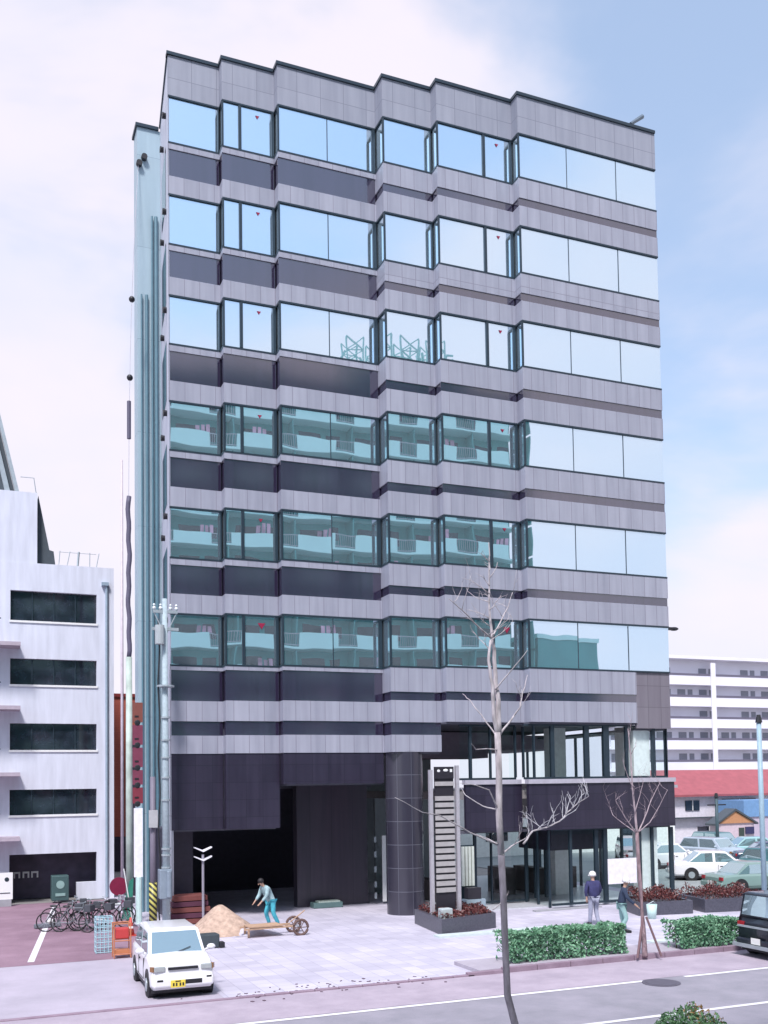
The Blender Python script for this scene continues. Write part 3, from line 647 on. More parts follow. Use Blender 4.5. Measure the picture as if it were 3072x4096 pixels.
# ------------------------------------------------------------------ vehicles
PAINT = {}
def paint(n, c, metal=0):
    if n not in PAINT:
        PAINT[n] = mat('paint_'+n, c, .28, metal, .5, var=.02, scale=2, coat=.6)
    return PAINT[n]
CGL = mirror_glass('windscreen_glass', (.42, .56, .60), wave=.05, metal=.75)
HLM = mat('headlamp_lens', (.45, .48, .48), .12, .3)
def car(name, loc, rz, label, Lg, Wd, Ht, pm_, style='hatch', cat='car', group=None, plate=(.80, .62, .08)):
    """local frame: nose towards -y"""
    t = thing(name, (0, 0, 0), label, cat, group)
    h = Lg/2; w = Wd/2; belt = Ht*.62; hoodz = Ht*.60 if style == 'hatch' else Ht*.61
    if style == 'hatch': ws0, ws1, rr1, rr0, tail = -h+.78, -h+1.28, h-.42, h-.10, belt+.02
    elif style == 'sedan': ws0, ws1, rr1, rr0, tail = -h+1.25, -h+1.85, h-1.30, h-.72, belt
    elif style == 'box': ws0, ws1, rr1, rr0, tail = -h+1.15, -h+1.45, h-.12, h-.04, belt
    # lower body: ring of stations along y
    st = [(-h, .30, hoodz*.62, .90), (-h+.03, .22, hoodz*.86, .955), (-h+.18, .18, hoodz*.94, .985), (ws0-.02, .17, hoodz+.06, 1), (ws0+.4, .17, belt, 1), (0, .17, belt+.01, 1),
          (rr1, .17, belt+.02, 1), (rr0, .18, tail+.02, .99), (h-.12, .2, tail*.98, .97), (h, .30, tail*.82, .90)]
    vs = []; fs = []
    for (y, zb, zt, k) in st:
        ww = w*k
        prof = [(-ww*.90, zb), (-ww*.99, zb+.10), (-ww, (zb+zt)/2), (-ww*.975, zt-.09), (-ww*.90, zt), (0, zt+.025), (ww*.90, zt), (ww*.975, zt-.09), (ww, (zb+zt)/2), (ww*.99, zb+.10), (ww*.90, zb)]
        vs += [(x, y, z) for x, z in prof]
    n = 11
    for i in range(len(st)-1):
        for k in range(n): fs.append((i*n+k, i*n+(k+1) % n, (i+1)*n+(k+1) % n, (i+1)*n+k))
    fs.append(tuple(range(n))[::-1]); fs.append(tuple(range((len(st)-1)*n, len(st)*n)))
    b = MB(); b.add(vs, fs)
    # roof and pillars
    gt = Ht; iw = w*.80
    def fr(y0, y1, z0, z1, w0, w1): pass
    A0, A1, B1, B0 = (ws0, belt-.02, w*.90), (ws1, gt-.05, iw), (rr1, gt-.04, iw), (rr0, belt, w*.90)
    pv = [(-A0[2], A0[0], A0[1]), (A0[2], A0[0], A0[1]), (B0[2], B0[0], B0[1]), (-B0[2], B0[0], B0[1]),
          (-A1[2], A1[0], A1[1]), (A1[2], A1[0], A1[1]), (B1[2], B1[0], B1[1]), (-B1[2], B1[0], B1[1]),
          (-A1[2]*.9, A1[0]+.09, gt), (A1[2]*.9, A1[0]+.09, gt), (B1[2]*.9, B1[0]-.09, gt), (-B1[2]*.9, B1[0]-.09, gt)]
    b.add(pv, [(0,1,5,4),(1,2,6,5),(2,3,7,6),(3,0,4,7),(4,5,9,8),(5,6,10,9),(6,7,11,10),(7,4,8,11),(8,9,10,11)])
    bo = b.build('body', pm_, t, smooth=False, world=False); fixn(bo)
    md = bo.modifiers.new('bevel', 'BEVEL'); md.width = .035; md.segments = 3; md.limit_method = 'ANGLE'; md.angle_limit = R(18)
    bo.data.polygons.foreach_set('use_smooth', [True]*len(bo.data.polygons))
    # glass panels a few mm proud
    def quad(name_, pts, ins, m_, off=.012):
        P_ = [Vector(p) for p in pts]; c = sum(P_, Vector())/4; nn = (P_[1]-P_[0]).cross(P_[3]-P_[0]).normalized()
        if nn.dot(c-Vector((0, (ws1+rr1)/2, belt*.9))) < 0: nn = -nn
        P2 = [p+(c-p).normalized()*ins+nn*off for p in P_]; P3 = [p-nn*.01 for p in P2]
        g_ = MB().add(P2+P3, [(0,1,2,3),(7,6,5,4),(0,4,5,1),(1,5,6,2),(2,6,7,3),(3,7,4,0)]); return fixn(g_.build(name_, m_, t, world=False))
    quad('windscreen', (pv[0], pv[1], pv[5], pv[4]), .08, CGL)
    quad('rear_window', (pv[3], pv[2], pv[6], pv[7]), .10, CGL)
    for sgn in (0, 1):
        a, b_2, c_, d_ = ((0, 3, 7, 4), (1, 2, 6, 5))[sgn]
        a, b_2, c_, d_ = Vector(pv[a]), Vector(pv[b_2]), Vector(pv[c_]), Vector(pv[d_])
        f1 = .50; m0, m1 = a.lerp(b_2, f1), d_.lerp(c_, f1)
        quad('side_window', (a.lerp(b_2, .04), m0, m1, d_.lerp(c_, .02)), .07, CGL); quad('side_window', (m0, b_2, c_, m1), .07, CGL)
    for sx in (-1, 1):
        for yy in (-h+.55 if style != 'sedan' else -h+.75, h-.62 if style != 'sedan' else h-.85):
            rw = .27 if Ht < 1.6 else .36
            g_ = MB(); g_.tube([(sx*(w-.20), yy, rw), (sx*(w+.012), yy, rw)], rw, 22); wh = g_.build('wheel', RUBB, t, world=False)
            g_ = MB(); g_.tube([(sx*(w-.05), yy, rw), (sx*(w+.022), yy, rw)], [rw*.62, rw*.58], 16); g_.build('rim', STEEL, wh, world=False)
            # dark wheel arch
            g_ = MB()
            g_.tube([(sx*(w-.22), yy, rw+.02), (sx*(w+.004), yy, rw+.02)], rw+.07, 24); g_.build('wheel_arch', BLACK, t, world=False)
        g_ = MB(); g_.ball((sx*(w+.10), ws0+.18, belt+.09), .09, 10, (1.2, .7, .8)); g_.tube([(sx*(w*.93), ws0+.2, belt+.02), (sx*(w+.08), ws0+.18, belt+.07)], .03, 6)
        g_.build('door_mirror', pm_, t, smooth=True, world=False)
        g_ = MB(); g_.cbox((sx*(w*.72), -h+.015, hoodz*.80), (w*.34, .09, .12), -sx*.12); g_.build('headlight', HLM, t, bevel=.02, world=False)
        g_ = MB(); g_.cbox((sx*(w*.90), -h+.06, hoodz*.80), (.10, .12, .11), -sx*.5); g_.build('indicator', mat('indicator_lens', (.25, .12, .05), .3), t, world=False)
        g_ = MB(); g_.cbox((sx*(w*.78), h-.01, tail*.80), (w*.28, .07, .14)); g_.build('tail_light', mat('tail_lens', (.35, .02, .03), .25), t, world=False)
    g_ = MB(); g_.cbox((0, -h-.02, .38), (Wd*.93, .16, .22)); g_.build('bumper', pm_, t, bevel=.05, world=False)
    g_ = MB(); g_.cbox((0, h+.02, .38), (Wd*.93, .16, .22)); g_.build('bumper', pm_, t, bevel=.05, world=False)
    g_ = MB(); g_.cbox((0, -h+.0, hoodz*.80), (w*.92, .06, .055)); g_.build('grille', BLACK, t, world=False)
    g_ = MB(); g_.cbox((w*.30, -h-.098, .39), (w*.52, .012, .10)); g_.cbox((-w*.72, -h-.096, .44), (w*.18, .012, .045)); g_.cbox((w*.78, -h-.09, .47), (w*.16, .012, .045))
    g_.build('bumper_vent', BLACK, t, world=False)
    pl = MB(); pl.cbox((-w*.18, -h-.11, .36), (.33, .012, .165)); pl.cbox((0, h+.11, .45), (.33, .012, .165))
    po = pl.build('number_plate', mat('plate_yellow' if plate[0] > plate[2]+.2 else 'plate_white', plate, .5), t, world=False)
    g_ = MB()
    for q_ in range(4): g_.cbox((-w*.18-.10+q_*.065+(.02 if q_ > 1 else 0), -h-.118, .345), (.035, .004, .07))
    g_.cbox((-w*.18, -h-.118, .415), (.12, .004, .025)); g_.build('plate_characters', BLACK, po, world=False)
    for sx in (-1, 1):
        g_ = MB()
        for yy in (ws0+.35, (ws0+rr1)/2+.12): g_.box(sx*(w-.012), sx*(w+.004), yy-.007, yy+.007, .30, belt-.10)
        g_.box(sx*(w-.012), sx*(w+.004), ws0+.36, h-.5, .30, .312)
        g_.box(sx*(w*.94), sx*(w+.012), (ws0+rr1)/2-.10, (ws0+rr1)/2+.04, belt-.20, belt-.17)
        g_.build('door_seam', BLACK, t, world=False)
    # wiper, cowl, shut lines
    g_ = MB(); g_.tube([(-w*.8, ws0-.03, belt+.0), (w*.8, ws0-.03, belt+.0)], .022, 6); g_.tube([(-w*.1, ws0-.01, belt+.02), (w*.45, ws0+.10, belt+.14)], .010, 5)
    g_.build('wiper', BLACK, t, world=False)
    g_ = MB(); g_.box(-w*.93, w*.93, -h+.12, h-.12, .13, .20); g_.build('underbody', BLACK, t, world=False)
    t.location = loc; t.rotation_euler = (0, 0, rz); return t

WH = paint('white', (.80, .79, .82)); 
kc = car('parked_car', (4.47, 24.70, .006), R(-1), 'small white hatchback with a yellow plate parked on the pavement beside the road', 3.3, 1.48, 1.43, WH, 'hatch')
GRP = 'cars in the parking lot on the right'
TL = paint('teal', (.30, .50, .52)); SV = paint('silver_blue', (.46, .55, .64), .3); GRN = paint('pale_green', (.20, .30, .28)); NV = paint('navy', (.03, .05, .09)); TQ = paint('dark_teal', (.06, .16, .18)); PK = paint('rose_white', (.62, .52, .56))
lot = [('sedan', (33.4, 38.9), R(62), WH, 'white sedan in side view, largest car of the parking lot', 4.4, 1.68, 1.38),
       ('hatch', (39.9, 46.8), R(10), SV, 'silver blue hatchback facing out, behind the white sedan', 3.9, 1.6, 1.45),
       ('sedan', (35.6, 45.4), R(85), WH, 'white car low behind the roof of the white sedan, next to the lobby corner', 4.3, 1.65, 1.36),
       ('sedan', (43.6, 47.2), R(68), TL, 'teal saloon parked in front of the hut door', 4.4, 1.68, 1.36),
       ('sedan', (41.2, 43.4), R(60), NV, 'dark navy car between the white sedan and the teal saloon', 4.2, 1.65, 1.30),
       ('hatch', (36.6, 38.0), R(20), TQ, 'dark teal hatchback beside the nose of the white sedan', 3.8, 1.6, 1.42),
       ('sedan', (40.9, 39.6), R(30), SV, 'silver blue saloon behind the lamp post at the right edge', 4.4, 1.68, 1.36),
       ('sedan', (31.3, 33.9), R(82), GRN, 'pale green saloon nearest the red-leaved planters, only bonnet and roof showing', 4.4, 1.68, 1.28),
       ('hatch', (36.9, 50.5), R(-30), PK, 'rose white car at the far left end of the parking lot', 3.8, 1.6, 1.45),
       ('hatch', (45.0, 52.3), R(0), TQ, 'dark teal hatchback before the pink hut wall', 3.8, 1.6, 1.40)]
for st_, (x, y), rz, pm_, lab, a, b_3, c_ in lot:
    car('parked_car', (x, y, .004), rz, lab, a, b_3, c_, pm_, st_, group=GRP, plate=(.75, .75, .72))
# dark vehicle cut by the right edge of the frame, tail towards the camera's left
sv = car('off_roader', (21.45, 21.15, .006), R(90), 'black off-road vehicle cut off by the right edge, standing at the kerb', 3.9, 1.65, 1.72, paint('black', (.012, .016, .026)), 'box', plate=(.7, .7, .7))
sv.rotation_euler = (0, 0, R(90)); 
g = MB(); g.cbox((0, 2.06, .82), (1.3, .05, .05)); g.cbox((0, 2.06, .30), (1.66, .10, .09)); g.build('chrome_strip', STEEL, sv, world=False)

# ------------------------------------------------------------------ people
SKIN = mat('skin', (.45, .27, .20), .6)
def skin_obj(name, pts, edges, rad, m_, parent, root=0, sub=1):
    me = bpy.data.meshes.new(name); me.from_pydata(pts, edges, []); me.update(); me.materials.append(m_)
    o = bpy.data.objects.new(name, me); col.objects.link(o); o.parent = parent
    sk = o.modifiers.new('skin', 'SKIN'); sk.use_smooth_shade = True
    for i, r in enumerate(rad):
        me.skin_vertices[0].data[i].radius = r if isinstance(r, tuple) else (r, r); me.skin_vertices[0].data[i].use_root = (i == root)
    sb_ = o.modifiers.new('sub', 'SUBSURF'); sb_.levels = sub; sb_.render_levels = sub; return o
def person(loc, rz, label, jacket, trousers, helmet, J, scale=1.0, group=None, hold=None):
    """J: joints in metres, figure faces -y"""
    t = thing('person', (0, 0, 0), label, 'person', group)
    k = list(J.keys()); P_ = [tuple(Vector(J[a])*1.0) for a in k]; ix = {a: i for i, a in enumerate(k)}
    E_ = [('pel', 'waist'), ('waist', 'chest'), ('chest', 'neck'), ('neck', 'head'), ('head', 'crown'),
          ('chest', 'shL'), ('shL', 'elL'), ('elL', 'wrL'), ('chest', 'shR'), ('shR', 'elR'), ('elR', 'wrR'),
          ('pel', 'hipL'), ('hipL', 'knL'), ('knL', 'anL'), ('anL', 'toL'), ('pel', 'hipR'), ('hipR', 'knR'), ('knR', 'anR'), ('anR', 'toR')]
    rad = {'pel': (.13, .10), 'waist': (.11, .08), 'chest': (.12, .075), 'neck': .05, 'head': (.075, .095), 'crown': (.06, .075), 'shL': .06, 'shR': .06, 'elL': .042, 'elR': .042, 'wrL': .03, 'wrR': .03,
           'hipL': .085, 'hipR': .085, 'knL': .058, 'knR': .058, 'anL': .042, 'anR': .042, 'toL': .035, 'toR': .035}
    # fingers as short chains
    rl = [rad[a] for a in k]; pts = list(P_); ed = [(ix[a], ix[b]) for a, b in E_]
    for s_ in 'LR':
        wv = Vector(J['wr'+s_]); d = (wv-Vector(J['el'+s_])).normalized(); side = d.cross(Vector((0, 1, .2))).normalized()
        pts.append(tuple(wv+d*.07)); rl.append((.035, .018)); pi = len(pts)-1; ed.append((ix['wr'+s_], pi))
        for q_, off in enumerate((-.03, -.01, .01, .03)):
            pts.append(tuple(wv+d*(.12+.01*(q_ in (1, 2)))+side*off)); rl.append(.009); ed.append((pi, len(pts)-1))
            pts.append(tuple(wv+d*(.15+.01*(q_ in (1, 2)))+side*off+Vector((0, -.015, -.01)))); rl.append(.008); ed.append((len(pts)-2, len(pts)-1))
        pts.append(tuple(wv+d*.07+side*.05)); rl.append(.010); ed.append((pi, len(pts)-1))
    skin_obj('body', pts, ed, rl, SKIN, t, ix['pel'])
    def sub(names, edges, radii, name, m_, root):
        ii = {a: i for i, a in enumerate(names)}
        return skin_obj(name, [tuple(J[a]) for a in names], [(ii[a], ii[b]) for a, b in edges], radii, m_, t, ii[root])
    nj = ['pel', 'waist', 'chest', 'shL', 'elL', 'shR', 'elR']
    J2 = dict(J); 
    cufL = Vector(J['elL']).lerp(Vector(J['wrL']), .88); cufR = Vector(J['elR']).lerp(Vector(J['wrR']), .88); J['cuL'] = tuple(cufL); J['cuR'] = tuple(cufR)
    J['hem'] = tuple(Vector(J['pel']).lerp(Vector(J['waist']), -.25)); J['col'] = tuple(Vector(J['chest']).lerp(Vector(J['neck']), .75))
    sub(['hem', 'pel', 'waist', 'chest', 'col', 'shL', 'elL', 'cuL', 'shR', 'elR', 'cuR'], [('hem', 'pel'), ('pel', 'waist'), ('waist', 'chest'), ('chest', 'col'), ('chest', 'shL'), ('shL', 'elL'), ('elL', 'cuL'), ('chest', 'shR'), ('shR', 'elR'), ('elR', 'cuR')],
        [(.18, .14), (.20, .155), (.19, .145), (.215, .165), .095, .085, .065, .05, .085, .065, .05], 'jacket', jacket, 'waist')
    J['hL2'] = J['hipL']; 
    sub(['pel', 'hipL', 'knL', 'anL', 'hipR', 'knR', 'anR'], [('pel', 'hipL'), ('hipL', 'knL'), ('knL', 'anL'), ('pel', 'hipR'), ('hipR', 'knR'), ('knR', 'anR')],
        [(.15, .12), .105, .08, .065, .105, .08, .065], 'trousers', trousers, 'pel')
    for s_ in 'LR':
        g_ = MB(); a, b = Vector(J['an'+s_]), Vector(J['to'+s_]); g_.tube([a+Vector((0, 0.03, -.02)), a.lerp(b, .5)+Vector((0, 0, -.01)), b+Vector((0, -.02, 0))], [.06, .052, .04], 10)
        g_.build('shoe', BLACK, t, smooth=True, world=False)
    hd = Vector(J['head']); cr_ = Vector(J['crown']); u_ = (cr_-hd).normalized()
    g_ = MB(); f_ = Vector((0, -1, 0)) - u_*Vector((0, -1, 0)).dot(u_); f_.normalize()
    for sx in (-1, 1): g_.ball(hd+f_*.088+Vector((sx*.032, 0, 0))+u_*.03, .011, 6)
    g_.build('eye', BLACK, t, world=False)
    g_ = MB(); g_.ball(hd+f_*.105, .017, 6, (1, 1, 1.5)); g_.build('nose', SKIN, t, smooth=True, world=False)
    if helmet:
        g_ = MB(); c0 = cr_-u_*.01
        g_.tube([c0-u_*.035, c0+u_*.02, c0+u_*.07, c0+u_*.105, c0+u_*.12], [.125, .120, .10, .06, .01], 14); g_.tube([c0-u_*.045+f_*.03, c0-u_*.03+f_*.03], [.135, .132], 14)
        g_.build('helmet', helmet, t, smooth=True, world=False)
    else:
        g_ = MB(); g_.ball(cr_-u_*.03-f_*.02, .105, 12, (1, 1, .9)); g_.build('hair', mat('black_hair', (.015, .012, .014), .6), t, smooth=True, world=False)
    t.location = loc; t.rotation_euler = (0, 0, rz); t.scale = (scale,)*3; return t
def standing(lean=0, armL=(.0, -.1), armR=(.0, -.1), step=.05):
    return {'pel': (0, 0, .93), 'waist': (0, -.01-lean*.3, 1.08), 'chest': (0, -.01-lean, 1.33), 'neck': (0, -.02-lean*1.3, 1.48), 'head': (0, -.04-lean*1.5, 1.58), 'crown': (0, -.03-lean*1.6, 1.67),
            'shL': (-.19, -.01-lean, 1.40), 'elL': (-.27, .0-lean+armL[0], 1.14), 'wrL': (-.24, -.05-lean+armL[1], .92), 'shR': (.19, -.01-lean, 1.40), 'elR': (.27, 0-lean+armR[0], 1.14), 'wrR': (.24, -.05-lean+armR[1], .92),
            'hipL': (-.10, 0, .88), 'knL': (-.11, -.02-step, .48), 'anL': (-.12, step, .09), 'toL': (-.13, -.13+step, .04), 'hipR': (.10, 0, .88), 'knR': (.11, -.02, .48), 'anR': (.12, .0-step, .09), 'toR': (.13, -.16-step, .04)}
NAVY = mat('navy_jacket_cloth', (.035, .035, .11), .85, var=.2, scale=9); GREYT = mat('grey_trouser_cloth', (.30, .31, .40), .85, var=.15, scale=9)
CYAN = mat('cyan_work_cloth', (.07, .42, .52), .8, var=.25, scale=7); PALE = mat('pale_grey_cloth', (.30, .42, .45), .8, var=.2, scale=7); HELM = mat('white_helmet', (.78, .76, .74), .35)
person((19.17, 28.35, .004), R(170), 'worker in a white helmet, navy jacket and grey trousers walking away left of the other', NAVY, GREYT, HELM, standing(.02, (-.05, -.2), (.02, .05), .08), 1.02, 'workers in white helmets')
person((18.95, 26.5, .004), R(60), 'worker in a white helmet and dark jacket looking down beside the slender tree', mat('dark_jacket_cloth', (.03, .045, .085), .85), mat('pale_green_trousers', (.28, .45, .44), .85), HELM, standing(.08, (-.08, -.28), (-.08, -.26), .12), 1.0, 'workers in white helmets')
bend = {'pel': (0, .08, .90), 'waist': (0, .0, 1.05), 'chest': (0, -.14, 1.26), 'neck': (0, -.22, 1.40), 'head': (0, -.29, 1.49), 'crown': (0, -.33, 1.58),
        'shL': (-.19, -.15, 1.32), 'elL': (-.24, -.22, 1.06), 'wrL': (-.20, -.40, .88), 'shR': (.19, -.15, 1.32), 'elR': (.24, -.22, 1.06), 'wrR': (.20, -.40, .88),
        'hipL': (-.10, .10, .84), 'knL': (-.12, -.04, .46), 'anL': (-.12, .10, .09), 'toL': (-.13, -.07, .04), 'hipR': (.10, .10, .84), 'knR': (.13, .10, .46), 'anR': (.14, .30, .09), 'toR': (.15, .14, .04)}
person((9.35, 33.3, .004), R(-75), 'worker in cyan overalls stooping beside the sand pile and wooden cart', PALE, CYAN, None, bend, 1.02)

# ------------------------------------------------------------------ plants
def leaf_mat(name, c1, c2):
    m = bpy.data.materials.new(name); m.use_nodes = True; t = m.node_tree; b = t.nodes['Principled BSDF']; A = t.nodes.new; K = t.links.new
    g = A('ShaderNodeNewGeometry'); n = A('ShaderNodeTexNoise'); n.inputs['Scale'].default_value = 9; K(g.outputs['Position'], n.inputs[0])
    ad = A('ShaderNodeMath'); ad.operation = 'ADD'; mu = A('ShaderNodeMath'); mu.operation = 'MULTIPLY'; mu.inputs[1].default_value = .6
    K(g.outputs['Random Per Island'], mu.inputs[0]); K(mu.outputs[0], ad.inputs[0]); K(n.outputs[0], ad.inputs[1])
    mr = A('ShaderNodeMapRange'); K(ad.outputs[0], mr.inputs[0]); mr.inputs[1].default_value = .35; mr.inputs[2].default_value = 1.15
    mix = A('ShaderNodeMix'); mix.data_type = 'RGBA'; K(mr.outputs[0], mix.inputs[0]); mix.inputs[6].default_value = (*c1, 1); mix.inputs[7].default_value = (*c2, 1)
    K(mix.outputs[2], b.inputs['Base Color']); b.inputs['Roughness'].default_value = .45
    return m
HG = leaf_mat('hedge_leaves', (.015, .10, .05), (.27, .50, .32))
HRED = leaf_mat('red_leaves', (.045, .010, .014), (.17, .045, .04))
TWIG = mat('twig_bark', (.10, .075, .06), .9)
def hedge(name, x0, x1, y0, y1, z0, z1, n, label, m_, group=None, cat='hedge', size=.06):
    t = thing(name, ((x0+x1)/2, (y0+y1)/2, z0), label, cat, group)
    g = MB(); 
    ph = random.uniform(0, 6)
    for k in range(n):
        x = random.uniform(x0, x1); y = random.uniform(y0, y1); z = z0+(z1-z0)*(random.random()**.7)
        if random.random() < .6: y = y0+abs(random.gauss(0, .06))
        if random.random() < .35: z = z1-abs(random.gauss(0, .05))
        z = min(z, z1 + .05*math.sin(x*3+ph)+.04*math.sin(x*7.7+ph)); y += .05*math.sin(x*4+z*5+ph)
        g.leaf((x, y, z), size*random.uniform(.6, 1.3))
    g.build('foliage', m_, t)
    g = MB(); xx = x0+.15
    while xx < x1-.1:
        yy = (y0+y1)/2+random.uniform(-.12, .12); g.tube([(xx, yy, z0), (xx+random.uniform(-.08, .08), yy, z0+.6*(z1-z0))], [.02, .01], 5)
        for q_ in range(3): g.tube([(xx, yy, z0+.1+.1*q_), (xx+random.uniform(-.2, .2), yy+random.uniform(-.2, .2), z0+.3+.15*q_)], [.01, .005], 4)
        xx += .28
    g.build('stems', TWIG, t); return t
random.seed(21)
hedge('hedge', 12.85, 16.55, 22.95, 23.75, .1, .88, 8500, 'longer clipped green hedge between the two slender trees', HG, 'clipped hedges along the kerb')
hedge('hedge', 18.15, 20.45, 22.72, 23.5, .1, .86, 6000, 'shorter clipped green hedge beside the dark vehicle at the right', HG, 'clipped hedges along the kerb')
def planter(pts, z1, label, plantlabel, nleaf, hz):
    cx, cy = sum(p[0] for p in pts)/len(pts), sum(p[1] for p in pts)/len(pts)
    t = thing('planter', (cx, cy, 0), label, 'planter', 'dark granite planters')
    PG = mat('planter_granite', (.075, .075, .10), .35, var=.25, scale=18)
    ins = [(cx+(x-cx)*.90, cy+(y-cy)*.90) for x, y in pts]; n = len(pts)
    g = MB(); vs = [(x, y, 0) for x, y in pts]+[(x, y, z1) for x, y in pts]+[(x, y, z1) for x, y in ins]+[(x, y, z1-.08) for x, y in ins]
    fs = [(i, (i+1) % n, n+(i+1) % n, n+i) for i in range(n)]+[(n+i, n+(i+1) % n, 2*n+(i+1) % n, 2*n+i) for i in range(n)]+[(2*n+i, 2*n+(i+1) % n, 3*n+(i+1) % n, 3*n+i) for i in range(n)]+[tuple(range(3*n, 4*n))]
    g.add(vs, fs); fixn(g.build('trough', PG, t))
    p = thing('red_shrubs', (cx, cy, z1-.08), plantlabel, 'shrubs')
    g = MB(); x0, x1 = min(a[0] for a in ins), max(a[0] for a in ins); y0, y1 = min(a[1] for a in ins), max(a[1] for a in ins)
    def inside(x, y):
        c = False
        for i in range(n):
            (xa, ya), (xb, yb) = ins[i], ins[i-1]
            if (ya > y) != (yb > y) and x < (xb-xa)*(y-ya)/(yb-ya)+xa: c = not c
        return c
    k = 0
    while k < nleaf:
        x, y = random.uniform(x0, x1), random.uniform(y0, y1)
        if not inside(x, y): continue
        hh = hz*(.75+.35*math.sin(x*5.1)*math.sin(y*4.3+1)); g.leaf((x, y, z1-.06+random.random()**.6*hh), random.uniform(.03, .06)); k += 1
    g.build('foliage', HRED, p)
    g = MB()
    for q_ in range(22):
        while True:
            x, y = random.uniform(x0, x1), random.uniform(y0, y1)
            if inside(x, y): break
        g.tube([(x, y, z1-.08), (x+random.uniform(-.05, .05), y, z1-.08+hz*.6)], [.012, .006], 5)
    g.build('stems', TWIG, p)
planter([(13.72, 28.75), (16.05, 29.45), (16.6, 31.9), (14.1, 31.7)], .50, 'dark granite planter under the slatted directory sign', 'low rust red shrubs growing around the foot of the directory sign', 2600, .26)
planter([(21.9, 29.6), (24.0, 29.25), (24.4, 31.3), (22.5, 31.6)], .48, 'dark granite planter nearest the lobby corner column', 'dark red shrubs in the planter nearest the lobby corner', 2000, .5)
planter([(24.5, 29.2), (27.0, 28.8), (27.3, 31.0), (24.9, 31.3)], .48, 'dark granite planter nearest the parking lot at the right', 'dark red shrubs in the planter nearest the parking lot', 2200, .5)
tag(MB().box(13.4, 17.6, 28.25, 28.7, .005, .07).build('stone_step', mat('pale_stone', (.55, .62, .62), .6)), 'pale stone strip in front of the sign planter', 'kerb stone')
tag(MB().box(18.4, 21.6, 24.25, 24.6, .005, .09).build('stone_step', mat('pale_stone', (.55, .62, .62), .6)), 'pale stone strip behind the shorter hedge', 'kerb stone')
# round bush near the camera at the bottom edge
bu = thing('round_bush', (9.75, 12.0, 0), 'rounded green bush with orange-tinted top at the bottom edge', 'bush')
g = MB(); g2 = MB(); random.seed(8)
for k in range(6500):
    a, b_4 = random.uniform(0, 6.28), random.random(); rr = (b_4**.35)
    v = Vector((math.cos(a), math.sin(a), 0))*math.sqrt(random.random()); zz = math.sqrt(max(0, 1-v.length_squared))*random.uniform(.55, 1)
    c = Vector((9.75+v.x*.80, 12.0+v.y*.8, .25+1.25*zz+.05*math.sin(v.x*9)*math.sin(v.y*8)))
    (g2 if (c-Vector((9.95, 11.9, 1.5))).length < .30+random.uniform(-.1, .1) and random.random() < .5 else g).leaf(c, random.uniform(.022, .045))
g.build('foliage', leaf_mat('bush_leaves', (.03, .10, .05), (.20, .36, .16)), bu); g2.build('orange_leaves', leaf_mat('orange_leaf', (.25, .14, .04), (.55, .32, .14)), bu)
g = MB()
for k in range(9): g.tube([(9.75, 12, 0), (9.75+random.uniform(-.4, .4), 12+random.uniform(-.4, .4), 1.0)], [.03, .012], 6)
g.build('stems', TWIG, bu)

# slender bare trees
def twigs(g, p, d, ln, r, depth, rnd):
    n = 4; pts = [p]; cur = p.copy(); dd = d.normalized()
    for i in range(n):
        dd = (dd+Vector((rnd.gauss(0, .16), rnd.gauss(0, .16), rnd.gauss(.06, .12)))).normalized(); cur = cur+dd*ln/n; pts.append(cur.copy())
    g.tube(pts, [r*(1-.7*i/n) for i in range(n+1)], 5)
    if depth > 0:
        for i in (1, 2, 3, 4):
            if rnd.random() < .8: twigs(g, pts[i], (dd+Vector((rnd.gauss(0, .8), rnd.gauss(0, .8), rnd.gauss(.3, .4)))), ln*rnd.uniform(.35, .6), r*.5, depth-1, rnd)
def poly_branch(g, pix, dep, r0, r1, jit=0, n=7):
    pts = []
    for i, (x, y) in enumerate(pix):
        pts.append(atY(x, y, dep+jit*i/(len(pix)-1)))
    # smooth subdivide
    q = []
    for i in range(len(pts)-1):
        for s_ in range(3): q.append(pts[i].lerp(pts[i+1], s_/3)+Vector((random.gauss(0, .006), 0, 0)))
    q.append(pts[-1]); m_ = len(q)-1
    g.tube(q, [r0+(r1-r0)*i/m_ for i in range(m_+1)], n); return q
def bark(name, c1, c2):
    return mat(name, c1, .9, var=.35, scale=16, bump=.5, stretch=(1, 1, .3))
D1 = 12.6
random.seed(4); rnd = random.Random(9)
base = atY(2060, 4096, D1)
tr = thing('slender_tree', (base.x+.12, D1, .14), 'taller bare slender tree standing before the directory sign and lobby', 'tree', 'bare slender street trees')
BK1 = bark('pale_bark', (.50, .44, .46), None); BKD = bark('dark_bark', (.19, .17, .20), None)
g = MB()
pts = [Vector((base.x+.12, D1, .14)), base]
g.mi = 1
g.tube([pts[0], base, atY(2030, 3980, D1), atY(2020, 3760, D1), atY(2014, 3600, D1), atY(2005, 3420, D1)], [.060, .053, .050, .048, .049, .050], 10)
g.mi = 0
g.tube([atY(2005, 3420, D1), atY(1996, 3260, D1), atY(1996, 3090, D1), atY(1990, 2930, D1)], [.050, .048, .047, .045], 10)
g.build('trunk', [BK1, BKD], tr, smooth=True)
g = MB()
poly_branch(g, [(1990, 2940), (1975, 2860), (1968, 2740), (1955, 2640), (1962, 2560)], D1, .034, .018)
poly_branch(g, [(1996, 2940), (1990, 2800), (1982, 2700), (1976, 2600), (1968, 2540), (1958, 2430), (1957, 2300), (1955, 2170)], D1, .042, .006, .2)
